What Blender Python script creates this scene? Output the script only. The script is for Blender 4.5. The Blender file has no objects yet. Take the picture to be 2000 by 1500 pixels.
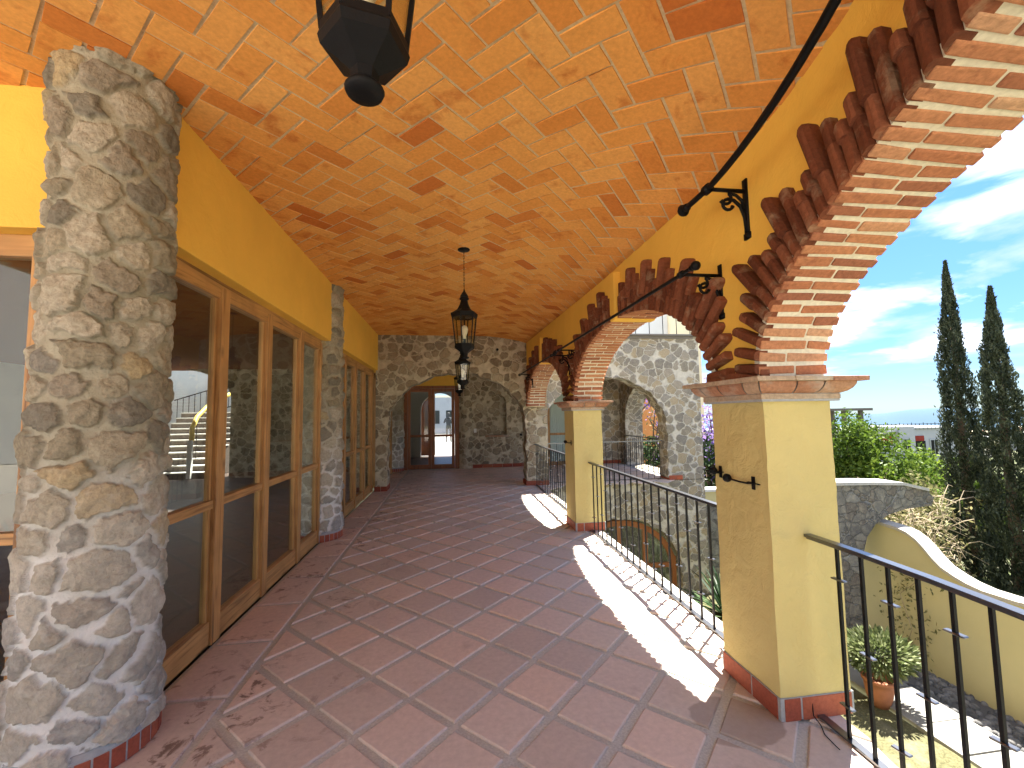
import bpy, bmesh, math, random
import numpy as np
from mathutils import Vector, Matrix
R = math.radians
rng = np.random.default_rng(7)
random.seed(7)
SC = bpy.context.scene
COL = SC.collection

# ------------------------------------------------------------------ camera
H = 1.55
F, PITCH, YAW, ROLL = 834.0, R(4.2), R(8.1), R(0.95)
fw = Vector((math.sin(YAW)*math.cos(PITCH), math.cos(YAW)*math.cos(PITCH), math.sin(PITCH)))
rt0 = Vector((math.cos(YAW), -math.sin(YAW), 0)); up0 = rt0.cross(fw)
rt = rt0*math.cos(ROLL) - up0*math.sin(ROLL); up = up0*math.cos(ROLL) + rt0*math.sin(ROLL)
cam = bpy.data.cameras.new('camera'); cam_o = bpy.data.objects.new('camera', cam); COL.objects.link(cam_o)
M = Matrix((rt, up, -fw)).transposed().to_4x4(); M.translation = Vector((0, 0, H))
cam_o.matrix_world = M
cam.sensor_width = 36; cam.lens = F/2000*36; cam.clip_start = 0.02; cam.clip_end = 20000
SC.camera = cam_o

# ------------------------------------------------------------------ world, sun, exposure
SUN = Vector((0.285, 0.25, 0.90)).normalized()
EL = math.asin(SUN.z); AZ = math.atan2(SUN.x, SUN.y)
W = bpy.data.worlds.new('World'); SC.world = W; W.use_nodes = True
nt = W.node_tree; N = nt.nodes; L = nt.links
for n in list(N): N.remove(n)
out = N.new('ShaderNodeOutputWorld'); bg = N.new('ShaderNodeBackground'); L.new(bg.outputs[0], out.inputs[0])
sky = N.new('ShaderNodeTexSky'); sky.sky_type = 'NISHITA'; sky.sun_disc = False
sky.sun_elevation = EL; sky.sun_rotation = AZ; sky.air_density = 1.0; sky.dust_density = 0.1; sky.ozone_density = 3.0
bg.inputs[1].default_value = 0.10
tc = N.new('ShaderNodeTexCoord')
sep = N.new('ShaderNodeSeparateXYZ'); L.new(tc.outputs['Generated'], sep.inputs[0])
def wmath(op, a, b=None, c=None):
    m = N.new('ShaderNodeMath'); m.operation = op
    for i, v in enumerate((a, b, c)):
        if v is None: continue
        if isinstance(v, (int, float)): m.inputs[i].default_value = v
        else: L.new(v, m.inputs[i])
    return m.outputs[0]
den = wmath('ADD', wmath('MAXIMUM', sep.outputs[2], 0.0), 0.16)
cmb = N.new('ShaderNodeCombineXYZ')
L.new(wmath('DIVIDE', sep.outputs[0], den), cmb.inputs[0]); L.new(wmath('DIVIDE', sep.outputs[1], den), cmb.inputs[1])
cmb.inputs[2].default_value = 3.7
ns = N.new('ShaderNodeTexNoise'); ns.inputs['Scale'].default_value = 1.05; ns.inputs['Detail'].default_value = 9
ns.inputs['Roughness'].default_value = 0.55; ns.inputs['Distortion'].default_value = 0.25
L.new(cmb.outputs[0], ns.inputs['Vector'])
cr = N.new('ShaderNodeValToRGB'); cr.color_ramp.elements[0].position = 0.44; cr.color_ramp.elements[1].position = 0.55
L.new(ns.outputs[0], cr.inputs[0])
fade = wmath('MULTIPLY', cr.outputs[0], wmath('MINIMUM', wmath('MULTIPLY', wmath('MAXIMUM', wmath('SUBTRACT', sep.outputs[2], 0.02), 0.0), 7.0), 1.0))
mx = N.new('ShaderNodeMix'); mx.data_type = 'RGBA'
tint = N.new('ShaderNodeMix'); tint.data_type = 'RGBA'; tint.blend_type = 'MULTIPLY'; tint.inputs[0].default_value = 1.0
L.new(sky.outputs[0], tint.inputs[6]); tr = N.new('ShaderNodeValToRGB'); L.new(sep.outputs[2], tr.inputs[0]); L.new(tr.outputs[0], tint.inputs[7])
tr.color_ramp.elements.new(0.3)
for e_, p_, c_ in zip(tr.color_ramp.elements, (0.0, .3, .9), ((.17, .225, .31), (.225, .325, .47), (.35, .49, .77))): e_.position = p_; e_.color = (*c_, 1)
L.new(fade, mx.inputs[0]); L.new(tint.outputs[2], mx.inputs[6]); 
ns2 = N.new('ShaderNodeTexNoise'); ns2.inputs['Scale'].default_value = 2.6; ns2.inputs['Detail'].default_value = 6; L.new(cmb.outputs[0], ns2.inputs['Vector'])
cc2 = N.new('ShaderNodeValToRGB'); cc2.color_ramp.elements[0].position = .42; cc2.color_ramp.elements[1].position = .62
cc2.color_ramp.elements[0].color = (1.5, 1.85, 2.4, 1); cc2.color_ramp.elements[1].color = (4.1, 4.1, 4.2, 1); L.new(ns2.outputs[0], cc2.inputs[0]); L.new(cc2.outputs[0], mx.inputs[7])
L.new(mx.outputs[2], bg.inputs[0])

sl = bpy.data.lights.new('sun', 'SUN'); sl.energy = 5.0; sl.angle = R(0.5); sl.color = (1.0, 0.95, 0.86)
so = bpy.data.objects.new('sun', sl); COL.objects.link(so); so.rotation_euler = SUN.to_track_quat('Z', 'Y').to_euler()

SC.view_settings.view_transform = 'Standard'; SC.view_settings.look = 'None'
SC.view_settings.exposure = 2.62; SC.view_settings.gamma = 1.0
SC.render.engine = 'CYCLES'
SC.cycles.max_bounces = 10; SC.cycles.diffuse_bounces = 7; SC.cycles.glossy_bounces = 4
SC.cycles.transparent_max_bounces = 16; SC.cycles.caustics_reflective = False; SC.cycles.caustics_refractive = False
SC.cycles.sample_clamp_indirect = 6.0

# ------------------------------------------------------------------ helpers
ORG = {}
def tagp(o, label=None, cat=None, group=None, kind=None):
    if label: o['label'] = label
    if cat: o['category'] = cat
    if group: o['group'] = group
    if kind: o['kind'] = kind
    return o
def empty(name, loc, label, cat, group=None):
    o = bpy.data.objects.new(name, None); COL.objects.link(o); o.location = loc; o.empty_display_size = 0.1
    ORG[o.name] = Vector(loc); return tagp(o, label, cat, group)
class MB:
    def __init__(s): s.v = []; s.f = []; s.t = []; s.n = 0
    def add(s, vs, fs, tone=None):
        b = s.n
        for v in vs: s.v.append(tuple(v))
        s.n += len(vs)
        if tone is None: tone = random.random()
        for f in fs: s.f.append(tuple(i+b for i in f)); s.t.append(tone)
    def box(s, x0, x1, y0, y1, z0, z1, tone=None, j=0.0):
        vs = [(x, y, z) for z in (z0, z1) for y in (y0, y1) for x in (x0, x1)]
        if j: vs = [tuple(c+random.uniform(-j, j) for c in v) for v in vs]
        s.add(vs, [(0,2,3,1),(4,5,7,6),(0,1,5,4),(2,6,7,3),(0,4,6,2),(1,3,7,5)], tone)
    def hexa(s, p, tone=None):       # 8 points, bottom ring then top ring
        s.add(p, [(3,2,1,0),(4,5,6,7),(0,1,5,4),(1,2,6,5),(2,3,7,6),(3,0,4,7)], tone)
    def bar(s, a, b, w, d=None, tone=None, upv=(0,0,1)):
        a = Vector(a); b = Vector(b); d = w if d is None else d
        t = (b-a).normalized(); u = Vector(upv)
        if abs(t.dot(u)) > .98: u = Vector((1,0,0))
        x = t.cross(u).normalized()*w/2; y = x.cross(t).normalized()*d/2
        s.hexa([a-x-y, a+x-y, a+x+y, a-x+y, b-x-y, b+x-y, b+x+y, b-x+y], tone)
    def tube(s, pts, r, n=8, tone=None, cap=True):
        pts = [Vector(p) for p in pts]; m = len(pts); rs = r if isinstance(r, (list, tuple)) else [r]*m
        vs = []; pu = None
        for i, p in enumerate(pts):
            t = (pts[min(i+1, m-1)]-pts[max(i-1, 0)]).normalized()
            if pu is None:
                pu = Vector((0,0,1)) if abs(t.z) < .9 else Vector((1,0,0))
            x = t.cross(pu).normalized(); y = x.cross(t).normalized(); pu = y
            for k in range(n):
                a = 2*math.pi*k/n; vs.append(p+(x*math.cos(a)+y*math.sin(a))*rs[i])
        fs = [(i*n+k, i*n+(k+1)%n, (i+1)*n+(k+1)%n, (i+1)*n+k) for i in range(m-1) for k in range(n)]
        if cap: fs += [tuple(range(n)), tuple((m-1)*n+k for k in reversed(range(n)))]
        s.add(vs, fs, tone)
    def lathe(s, prof, c, n=20, tone=None, rot=0.0):
        vs = []
        for (r, z) in prof:
            for k in range(n):
                a = 2*math.pi*k/n+rot; vs.append((c[0]+r*math.cos(a), c[1]+r*math.sin(a), c[2]+z))
        m = len(prof)
        fs = [(i*n+k, i*n+(k+1)%n, (i+1)*n+(k+1)%n, (i+1)*n+k) for i in range(m-1) for k in range(n)]
        fs += [tuple(range(n))[::-1], tuple((m-1)*n+k for k in range(n))]
        s.add(vs, fs, tone)
    def prism(s, poly, axis, a, b, tone=None):    # poly of 2D points extruded along axis 'x'/'y'/'z'
        def P(p, c):
            return (c, p[0], p[1]) if axis == 'x' else (p[0], c, p[1]) if axis == 'y' else (p[0], p[1], c)
        n = len(poly); vs = [P(p, a) for p in poly]+[P(p, b) for p in poly]
        s.add(vs, [tuple(range(n)), tuple(range(2*n-1, n-1, -1))]+[(i, i+n, (i+1)%n+n, (i+1)%n) for i in range(n)], tone)
    def build(s, name, mat, parent=None, smooth=False, bevel=0, seg=2, label=None):
        me = bpy.data.meshes.new(name)
        org = Vector((0,0,0))
        p = parent
        if p is not None: org = ORG.get(p.name, org)
        me.from_pydata([(v[0]-org.x, v[1]-org.y, v[2]-org.z) for v in s.v], [], s.f)
        at = me.attributes.new('tone', 'FLOAT', 'FACE'); at.data.foreach_set('value', np.array(s.t, dtype=np.float32))
        me.materials.append(mat)
        bm = bmesh.new(); bm.from_mesh(me)
        bmesh.ops.recalc_face_normals(bm, faces=bm.faces)
        if bevel:
            bmesh.ops.bevel(bm, geom=[e for e in bm.edges if len(e.link_faces) == 2 and e.calc_face_angle(0) > .6], offset=bevel, segments=seg, affect='EDGES', profile=.6)
        bm.to_mesh(me); bm.free()
        if smooth:
            me.polygons.foreach_set('use_smooth', np.ones(len(me.polygons), dtype=bool))
        o = bpy.data.objects.new(name, me); COL.objects.link(o); o.parent = parent
        ORG[o.name] = org
        if label: o['label'] = label
        return o
def np_mesh(name, verts, faces, mat, parent=None, attrs=None, smooth=False):
    org = ORG.get(parent.name, Vector((0,0,0))) if parent is not None else Vector((0,0,0))
    me = bpy.data.meshes.new(name)
    verts = np.asarray(verts, dtype=np.float32)-np.array(org, dtype=np.float32); faces = np.asarray(faces, dtype=np.int32)
    me.vertices.add(len(verts)); me.vertices.foreach_set('co', verts.ravel())
    k = faces.shape[1]
    me.loops.add(faces.size); me.loops.foreach_set('vertex_index', faces.ravel())
    me.polygons.add(len(faces)); me.polygons.foreach_set('loop_start', np.arange(0, faces.size, k, dtype=np.int32))
    me.polygons.foreach_set('loop_total', np.full(len(faces), k, dtype=np.int32))
    for an, (dom, arr) in (attrs or {}).items():
        a = me.attributes.new(an, 'FLOAT', dom); a.data.foreach_set('value', np.asarray(arr, dtype=np.float32))
    me.update(calc_edges=True); me.validate()
    if smooth: me.polygons.foreach_set('use_smooth', np.ones(len(me.polygons), dtype=bool))
    me.materials.append(mat)
    o = bpy.data.objects.new(name, me); COL.objects.link(o); o.parent = parent; ORG[o.name] = org
    return o
def dup(o, parent, loc=None):
    c = o.copy(); COL.objects.link(c); c.parent = parent
    if loc is not None: c.location = loc
    for ch in list(o.children): dup(ch, c)
    return c

# ------------------------------------------------------------------ materials
class NT:
    def __init__(s, name):
        s.m = bpy.data.materials.new(name); s.m.use_nodes = True; s.t = s.m.node_tree; s.N = s.t.nodes; s.L = s.t.links
        s.b = s.N['Principled BSDF']; s.tc = None
    def n(s, typ, **kw):
        n = s.N.new('ShaderNode'+typ)
        for k, v in kw.items():
            if k in ('ins',):
                for kk, vv in v.items():
                    if hasattr(vv, 'is_linked') or isinstance(vv, bpy.types.NodeSocket): s.L.new(vv, n.inputs[kk])
                    else: n.inputs[kk].default_value = vv
            else: setattr(n, k, v)
        return n
    def obj(s):
        if s.tc is None: s.tc = s.n('TexCoord').outputs['Object']
        return s.tc
    def geo(s): return s.n('NewGeometry').outputs['Position']
    def noise(s, vec, scale, detail=4, rough=.55, dist=0):
        return s.n('TexNoise', ins={'Vector': vec, 'Scale': scale, 'Detail': detail, 'Roughness': rough, 'Distortion': dist})
    def scale(s, vec, sc):
        return s.n('Mapping', ins={'Vector': vec, 'Scale': sc}).outputs[0]
    def math(s, op, a, b=0.0, clamp=False):
        n = s.n('Math', operation=op, use_clamp=clamp)
        for i, v in enumerate((a, b)):
            if isinstance(v, (int, float)): n.inputs[i].default_value = v
            else: s.L.new(v, n.inputs[i])
        return n.outputs[0]
    def ramp(s, fac, stops, interp='LINEAR'):
        r = s.n('ValToRGB'); cr = r.color_ramp; cr.interpolation = interp
        while len(cr.elements) < len(stops): cr.elements.new(0.5)
        for e, (p, c) in zip(cr.elements, stops):
            e.position = p; e.color = (*c, 1) if len(c) == 3 else c
        s.L.new(fac, r.inputs[0]); return r.outputs[0]
    def mix(s, fac, a, b, mode='MIX'):
        n = s.n('Mix', data_type='RGBA', blend_type=mode)
        for i, v in ((0, fac), (6, a), (7, b)):
            if isinstance(v, (int, float)): n.inputs[i].default_value = v
            elif isinstance(v, tuple): n.inputs[i].default_value = (*v, 1) if len(v) == 3 else v
            else: s.L.new(v, n.inputs[i])
        return n.outputs[2]
    def attr(s, name): return s.n('Attribute', attribute_name=name).outputs['Fac']
    def bump(s, h, strength=.5, dist=.01, prev=None):
        n = s.n('Bump', ins={'Height': h, 'Strength': strength, 'Distance': dist})
        if prev is not None: s.L.new(prev, n.inputs['Normal'])
        return n.outputs[0]
    def fin(s, col, rough=.8, normal=None, spec=.3, metal=0):
        for k, v in (('Base Color', col), ('Roughness', rough), ('Specular IOR Level', spec), ('Metallic', metal)):
            if isinstance(v, tuple): s.b.inputs[k].default_value = (*v, 1)
            elif isinstance(v, (int, float)): s.b.inputs[k].default_value = v
            else: s.L.new(v, s.b.inputs[k])
        if normal is not None: s.L.new(normal, s.b.inputs['Normal'])
        return s.m
def rgb_scale(c, k): return tuple(min(1, x*k) for x in c)

def m_plaster(name, c, bump=.35, var=.12, bs=14):
    t = NT(name); p = t.geo()
    n1 = t.noise(p, 1.3, 5, .6); n2 = t.noise(t.scale(p, (1, 1, 1)), bs, 5, .6, .6); n3 = t.noise(p, 90, 2)
    n4 = t.noise(p, 5.0, 6, .7, 1.5)
    col = t.mix(t.ramp(n1.outputs[0], [(.3, (0,0,0)), (.7, (1,1,1))]), rgb_scale(c, 1-var), rgb_scale(c, 1+var))
    col = t.mix(t.ramp(n4.outputs[0], [(.62, (0,0,0)), (.78, (.35,.35,.35))]), col, rgb_scale(c, .72))
    b = t.bump(n2.outputs[0], bump, .03); b = t.bump(n3.outputs[0], .25, .004, b)
    return t.fin(col, .82, b, .2)
def m_rubble(name, stones, mortar, scale=5.2, bump=.9, gap=(.035, .085), zsc=1.15, rnd=(.66, .50)):
    t = NT(name); p = t.geo()
    nz = t.noise(p, 3.5, 3, .6)
    sub = t.n('VectorMath', operation='SUBTRACT', ins={0: nz.outputs[1], 1: (.5, .5, .5)}).outputs[0]
    off = t.n('VectorMath', operation='SCALE', ins={0: sub, 'Scale': .22}).outputs[0]
    nz2 = t.noise(p, 22, 3, .6)
    sub2 = t.n('VectorMath', operation='SUBTRACT', ins={0: nz2.outputs[1], 1: (.5, .5, .5)}).outputs[0]
    off2 = t.n('VectorMath', operation='SCALE', ins={0: sub2, 'Scale': .035}).outputs[0]
    q = t.n('VectorMath', operation='ADD', ins={0: p, 1: off}).outputs[0]
    q = t.n('VectorMath', operation='ADD', ins={0: q, 1: off2}).outputs[0]
    q = t.scale(q, (1, 1, zsc))
    ve = t.n('TexVoronoi', feature='DISTANCE_TO_EDGE', ins={'Vector': q, 'Scale': scale}).outputs['Distance']
    vc = t.n('TexVoronoi', feature='F1', ins={'Vector': q, 'Scale': scale}).outputs['Color']
    sx = t.n('SeparateColor', ins={0: vc})
    vd = t.n('TexVoronoi', feature='F1', ins={'Vector': q, 'Scale': scale}).outputs['Distance']
    m = t.n('MapRange', interpolation_type='SMOOTHSTEP', ins={0: ve, 1: gap[0], 2: gap[1]}).outputs[0]
    rd = t.n('MapRange', interpolation_type='SMOOTHSTEP', ins={0: vd, 1: rnd[0], 2: rnd[1]}).outputs[0]
    m = t.math('MULTIPLY', m, rd)
    fine = t.noise(p, 38, 6, .72, .4); mid = t.noise(p, 9, 5, .65)
    n = len(stones)
    sc = t.ramp(sx.outputs[0], [((i+.5)/n, c) for i, c in enumerate(stones)], 'CONSTANT')
    sc = t.mix(t.ramp(fine.outputs[0], [(.32, (0,0,0)), (.68, (1,1,1))]), t.mix(.5, sc, (.05,.045,.04), 'MULTIPLY') , sc)
    sc = t.mix(t.ramp(mid.outputs[0], [(.45, (0,0,0)), (.75, (.5,.5,.5))]), sc, (.42, .38, .30))
    mo = t.mix(t.ramp(mid.outputs[0], [(.35, (0,0,0)), (.65, (1,1,1))]), rgb_scale(mortar, .72), mortar)
    col = t.mix(m, mo, sc)
    h = t.math('ADD', m, t.math('MULTIPLY', fine.outputs[0], .35)); h = t.math('ADD', h, t.math('MULTIPLY', mid.outputs[0], .5))
    return t.fin(col, .92, t.bump(h, bump, .035), .15)
def m_tone(name, stops, rough=.8, fine=(60, .12), grime=None, bump=.3, spec=.25, mid=4.0):
    t = NT(name); p = t.geo(); a = t.attr('tone')
    col = t.ramp(a, stops)
    n1 = t.noise(p, fine[0], 5, .65); n2 = t.noise(p, mid, 5, .65, .3)
    col = t.mix(1.0, col, t.ramp(n1.outputs[0], [(.25, (1-fine[1]*2.2,)*3), (.7, (1+fine[1]*.4,)*3)]), 'MULTIPLY')
    if grime: col = t.mix(t.ramp(n2.outputs[0], [(grime[1], (0,0,0)), (grime[2], (grime[3],)*3)]), col, grime[0])
    b = t.bump(n1.outputs[0], bump, .006)
    return t.fin(col, rough, b, spec)
def m_tile(name, stops, rough, fine, grime, bump, spec, mid):
    m = m_tone(name, stops, rough, fine, grime, bump, spec, mid)
    t = NT.__new__(NT); t.m = m; t.t = m.node_tree; t.N = t.t.nodes; t.L = t.t.links; t.b = t.N['Principled BSDF']; t.tc = None
    src = t.b.inputs['Base Color'].links[0].from_socket; p = t.geo(); xyz = t.n('SeparateXYZ', ins={0: p})
    n = t.noise(p, 7.5, 7, .7, .6); big = t.noise(p, 1.4, 3, .5)
    # leaf and foot marks gathered along the glazed screens
    side = t.n('MapRange', ins={0: xyz.outputs[0], 1: -.2, 2: -1.2, 3: 0.0, 4: 1.0}).outputs[0]
    sp = t.math('MULTIPLY', t.math('MULTIPLY', t.ramp(n.outputs[0], [(.535, (0,0,0)), (.61, (1,1,1))]), t.ramp(big.outputs[0], [(.40, (0,0,0)), (.60, (1,1,1))])), side)
    # old water mark beside the nearest pillar
    wob = t.math('MULTIPLY', t.noise(p, 6, 3).outputs[0], .10)
    d = t.n('VectorMath', operation='DISTANCE', ins={0: t.scale(p, (1, 1.25, 0)), 1: (1.42, 2.62, 0)}).outputs['Value']
    wm = t.n('MapRange', ins={0: t.math('ADD', d, wob), 1: .29, 2: .275, 3: 0.0, 4: .55}).outputs[0]
    col = t.mix(t.math('MULTIPLY', sp, .85), src, (.12, .07, .05)); col = t.mix(wm, col, (.20, .155, .125))
    t.L.new(col, t.b.inputs['Base Color'])
    rg = t.n('MapRange', ins={0: t.noise(p, 3, 4).outputs[0], 1: .3, 2: .7, 3: rough-.1, 4: rough+.15}).outputs[0]; t.L.new(rg, t.b.inputs['Roughness'])
    return m
def m_wood(name, axis='z', c1=(.43,.235,.085), c2=(.15,.065,.022)):
    t = NT(name); p = t.geo()
    s = {'z': (26, 26, 1.1), 'y': (26, 1.1, 26), 'x': (1.1, 26, 26)}[axis]
    n = t.noise(t.scale(p, s), 1.0, 6, .62, 1.2); k = t.noise(p, 4.2, 2)
    col = t.ramp(n.outputs[0], [(.3, c2), (.48, c1), (.72, rgb_scale(c1, 1.3))])
    kn = t.n('TexVoronoi', feature='F1', ins={'Vector': t.scale(p, {'z': (1, 1, .5), 'y': (1, .5, 1), 'x': (.5, 1, 1)}[axis]), 'Scale': 3.4}).outputs['Distance']
    col = t.mix(t.ramp(kn, [(.0, (.85,)*3), (.10, (0,0,0))]), col, (.06, .022, .01))
    col = t.mix(t.ramp(k.outputs[0], [(.45, (0,0,0)), (.75, (.45,)*3)]), col, rgb_scale(c2, 1.4))
    return t.fin(col, .48, t.bump(n.outputs[0], .25, .003), .35)
def m_simple(name, c, rough=.6, metal=0, spec=.5, nscale=30, var=.2, bump=.1):
    t = NT(name); n = t.noise(t.geo(), nscale, 4)
    col = t.mix(n.outputs[0], rgb_scale(c, 1-var), rgb_scale(c, 1+var))
    return t.fin(col, rough, t.bump(n.outputs[0], bump, .004), spec, metal)
def m_glass(name, tint=(.86,.9,.88), ior=1.5, rough=0.0, extra=0.0):
    t = NT(name); t.N.remove(t.b); o = t.N['Material Output']
    tr = t.n('BsdfTransparent'); tr.inputs[0].default_value = (*tint, 1)
    gl = t.n('BsdfGlossy'); gl.inputs['Roughness'].default_value = rough; gl.inputs[0].default_value = (1, 1, 1, 1)
    ge = t.n('NewGeometry'); dt = t.n('VectorMath', operation='DOT_PRODUCT', ins={0: ge.outputs['Normal'], 1: ge.outputs['Incoming']}).outputs['Value']
    f0 = ((ior-1)/(ior+1))**2
    f = t.math('ADD', f0, t.math('MULTIPLY', 1-f0, t.math('POWER', t.math('SUBTRACT', 1.0, t.math('ABSOLUTE', dt)), 5.0)))
    if extra: f = t.math('ADD', f, extra, True)
    mxs = t.n('MixShader'); t.L.new(f, mxs.inputs[0]); t.L.new(tr.outputs[0], mxs.inputs[1]); t.L.new(gl.outputs[0], mxs.inputs[2])
    t.L.new(mxs.outputs[0], o.inputs[0]); return t.m
def m_leaf(name, a, b, c, trans=.25):
    t = NT(name); at = t.attr('tone')
    col = t.ramp(at, [(0, a), (.55, b), (1, c)])
    t.N.remove(t.b); o = t.N['Material Output']
    d = t.n('BsdfDiffuse'); tl = t.n('BsdfTranslucent'); g = t.n('BsdfGlossy'); g.inputs['Roughness'].default_value = .45
    t.L.new(col, d.inputs[0]); t.L.new(col, tl.inputs[0])
    m1 = t.n('MixShader'); m1.inputs[0].default_value = trans; t.L.new(d.outputs[0], m1.inputs[1]); t.L.new(tl.outputs[0], m1.inputs[2])
    m2 = t.n('MixShader'); m2.inputs[0].default_value = .015; t.L.new(m1.outputs[0], m2.inputs[1]); t.L.new(g.outputs[0], m2.inputs[2])
    t.L.new(m2.outputs[0], o.inputs[0]); return t.m

YEL = m_plaster('yellow_plaster', (.80, .49, .085), .28, .07, 7)
YPIL = m_plaster('pale_yellow_plaster', (.56, .455, .185), .5, .07, 9)
YGAR = m_plaster('garden_wall_plaster', (.52, .46, .25), .15, .05, 3)
WHITE = m_plaster('white_plaster', (.60, .595, .58), .15, .04, 3)
GREYP = m_plaster('grey_plaster', (.42, .44, .43), .1, .05, 3)
CREAM = m_plaster('cream_plaster', (.82, .72, .50), .15, .05, 3)
ORANGEP = m_plaster('orange_plaster', (.75, .30, .10), .15, .08, 3)
REDP = m_plaster('red_plaster', (.26, .035, .025), .15, .08, 3)
CEILB = m_tone('ceiling_brick', [(0, (.48, .14, .03)), (.10, (.56, .18, .038)), (.2, (.66, .26, .055)), (.6, (.73, .33, .078)), (1, (.77, .39, .11))], .8, (45, .10), ((.40, .10, .02), .56, .72, .7), .25, .15, 5.0)
MORT = m_simple('ceiling_mortar', (.56, .45, .27), .95, 0, .1, 60, .35, .5)
JOINT = m_simple('floor_joint', (.45, .45, .41), .9, 0, .15, 90, .4, .6)
TILE = m_tile('floor_tile', [(0, (.50, .425, .37)), (.3, (.56, .475, .41)), (.7, (.61, .505, .435)), (1, (.66, .50, .40))], .52, (30, .08), ((.30, .21, .16), .60, .80, .6), .12, .25, 2.6)
BRICK = m_tone('arch_brick', [(0, (.30, .12, .07)), (.2, (.42, .17, .085)), (.75, (.50, .23, .115)), (1, (.55, .33, .20))], .88, (55, .18), ((.18, .06, .04), .58, .72, .7), .8, .15, 9.0)
FRINGE = m_tone('fringe_brick', [(0, (.13, .042, .021)), (.5, (.20, .066, .032)), (1, (.26, .095, .048))], .85, (55, .18), ((.34, .25, .16), .54, .70, .6), .6, .15, 9.0)
SKIRT = m_tone('skirting_brick', [(0, (.30, .07, .04)), (1, (.42, .12, .06))], .7, (50, .15), None, .3, .25)
CAPB = m_tone('capital_brick', [(0, (.36, .17, .10)), (.5, (.44, .26, .16)), (1, (.46, .36, .25))], .9, (50, .2), ((.42,.38,.32), .52, .68, .6), .4, .2)
BMORT = m_simple('brick_mortar', (.62, .58, .46), .95, 0, .1, 50, .3, .8)
GMORT = m_simple('grey_mortar', (.33, .34, .34), .95, 0, .1, 40, .25, .5)
STONE_A = m_rubble('rubble_tan', [(.34,.27,.18), (.42,.34,.23), (.24,.19,.13), (.48,.40,.28), (.30,.25,.18)], (.58,.51,.38), 4.6, .9, (.02, .11))  # tan and brown rubble of the end, vestibule and hall walls
STONE_B = m_rubble('rubble_wing', [(.30,.27,.22), (.38,.34,.28), (.27,.25,.22), (.42,.35,.24), (.33,.31,.28), (.46,.38,.26)], (.60,.57,.50), 4.6, .7, (.018,.07), 1.15, (.74, .56))
STONE_C = m_rubble('rubble_garden', [(.15,.145,.135), (.20,.19,.17), (.17,.15,.13), (.22,.215,.20)], (.25,.245,.23), 5.0, 1.2, (.012,.045), 1.15, (.95, .75))
WOODV = m_wood('wood_post', 'z'); WOODH = m_wood('wood_rail', 'y'); WOODX = m_wood('wood_rail_cross', 'x')
WOODD = m_wood('wood_dark', 'z', (.26,.09,.03), (.12,.04,.015))
IRON = m_simple('black_iron', (.004, .004, .0045), .6, 0.0, .18, 120, .3, .2)
IRONR = m_simple('rail_iron', (.014, .016, .021), .28, 0.0, 1.0, 80, .3, .04)
IRONR.node_tree.nodes['Principled BSDF'].inputs['IOR'].default_value = 1.75
IRONB = m_simple('baluster_iron', (.006, .006, .007), .5, 0.0, .22, 80, .3, .1)
GLASS = m_glass('window_glass', (.90, .93, .91), 1.5)
LGLASS = m_glass('lantern_glass', (.93, .92, .85), 1.4, .08)
BULB = m_simple('bulb_glass', (.75, .74, .70), .25, 0, .6, 10, .05, 0)
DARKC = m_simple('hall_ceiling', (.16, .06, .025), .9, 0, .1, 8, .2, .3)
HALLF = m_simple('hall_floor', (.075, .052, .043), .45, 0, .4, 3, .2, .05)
def m_column(name, top):
    t = NT(name); p = t.geo(); m = t.attr('stone'); c = t.attr('cell')
    fine = t.noise(p, 42, 6, .75, .3); mid = t.noise(p, 11, 5, .65); big = t.noise(p, 4, 3, .6)
    sc = t.ramp(c, [(0, (.31,.27,.19)), (.18, (.41,.36,.26)), (.32, (.21,.19,.15)), (.42, (.50,.45,.35)), (.6, (.31,.265,.20)), (.74, (.48,.38,.22)), (.80, (.27,.255,.22)), (.9, (.43,.385,.29))], 'CONSTANT')
    sc = t.mix(t.ramp(fine.outputs[0], [(.30, (0,0,0)), (.62, (1,1,1))]), t.mix(.6, sc, (.10,.09,.08), 'MULTIPLY'), sc)
    sc = t.mix(t.ramp(mid.outputs[0], [(.54, (0,0,0)), (.70, (.3,.3,.3))]), sc, (.56, .52, .42))
    mo = t.mix(t.ramp(big.outputs[0], [(.35, (0,0,0)), (.65, (1,1,1))]), (.32,.29,.21), (.43,.395,.30))
    z = t.n('SeparateXYZ', ins={0: p}).outputs[2]
    lime_lit = t.n('MapRange', ins={0: t.math('ADD', z, t.math('MULTIPLY', big.outputs[0], 1.6)), 1: 1.5, 2: 2.4, 3: 1.0, 4: 0.0}).outputs[0]
    mo = t.mix(lime_lit, mo, (.74,.735,.70))                      # whiter lower mortar: limewash, with brighter light there put into the colour
    sc = t.mix(t.math('MULTIPLY', lime_lit, t.ramp(mid.outputs[0], [(.50, (0,0,0)), (.66, (.22,.22,.22))])), sc, (.70,.68,.62))
    sc = t.mix(.12, sc, mo); sc = t.mix(t.math('MULTIPLY', lime_lit, .22), sc, (.60,.58,.53))
    col = t.mix(m, mo, sc)
    h = t.math('ADD', t.math('MULTIPLY', fine.outputs[0], .6), mid.outputs[0])
    return t.fin(col, .93, t.bump(h, 1.0, .022), .12)
COLM = m_column('column_stone', 1)

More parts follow.
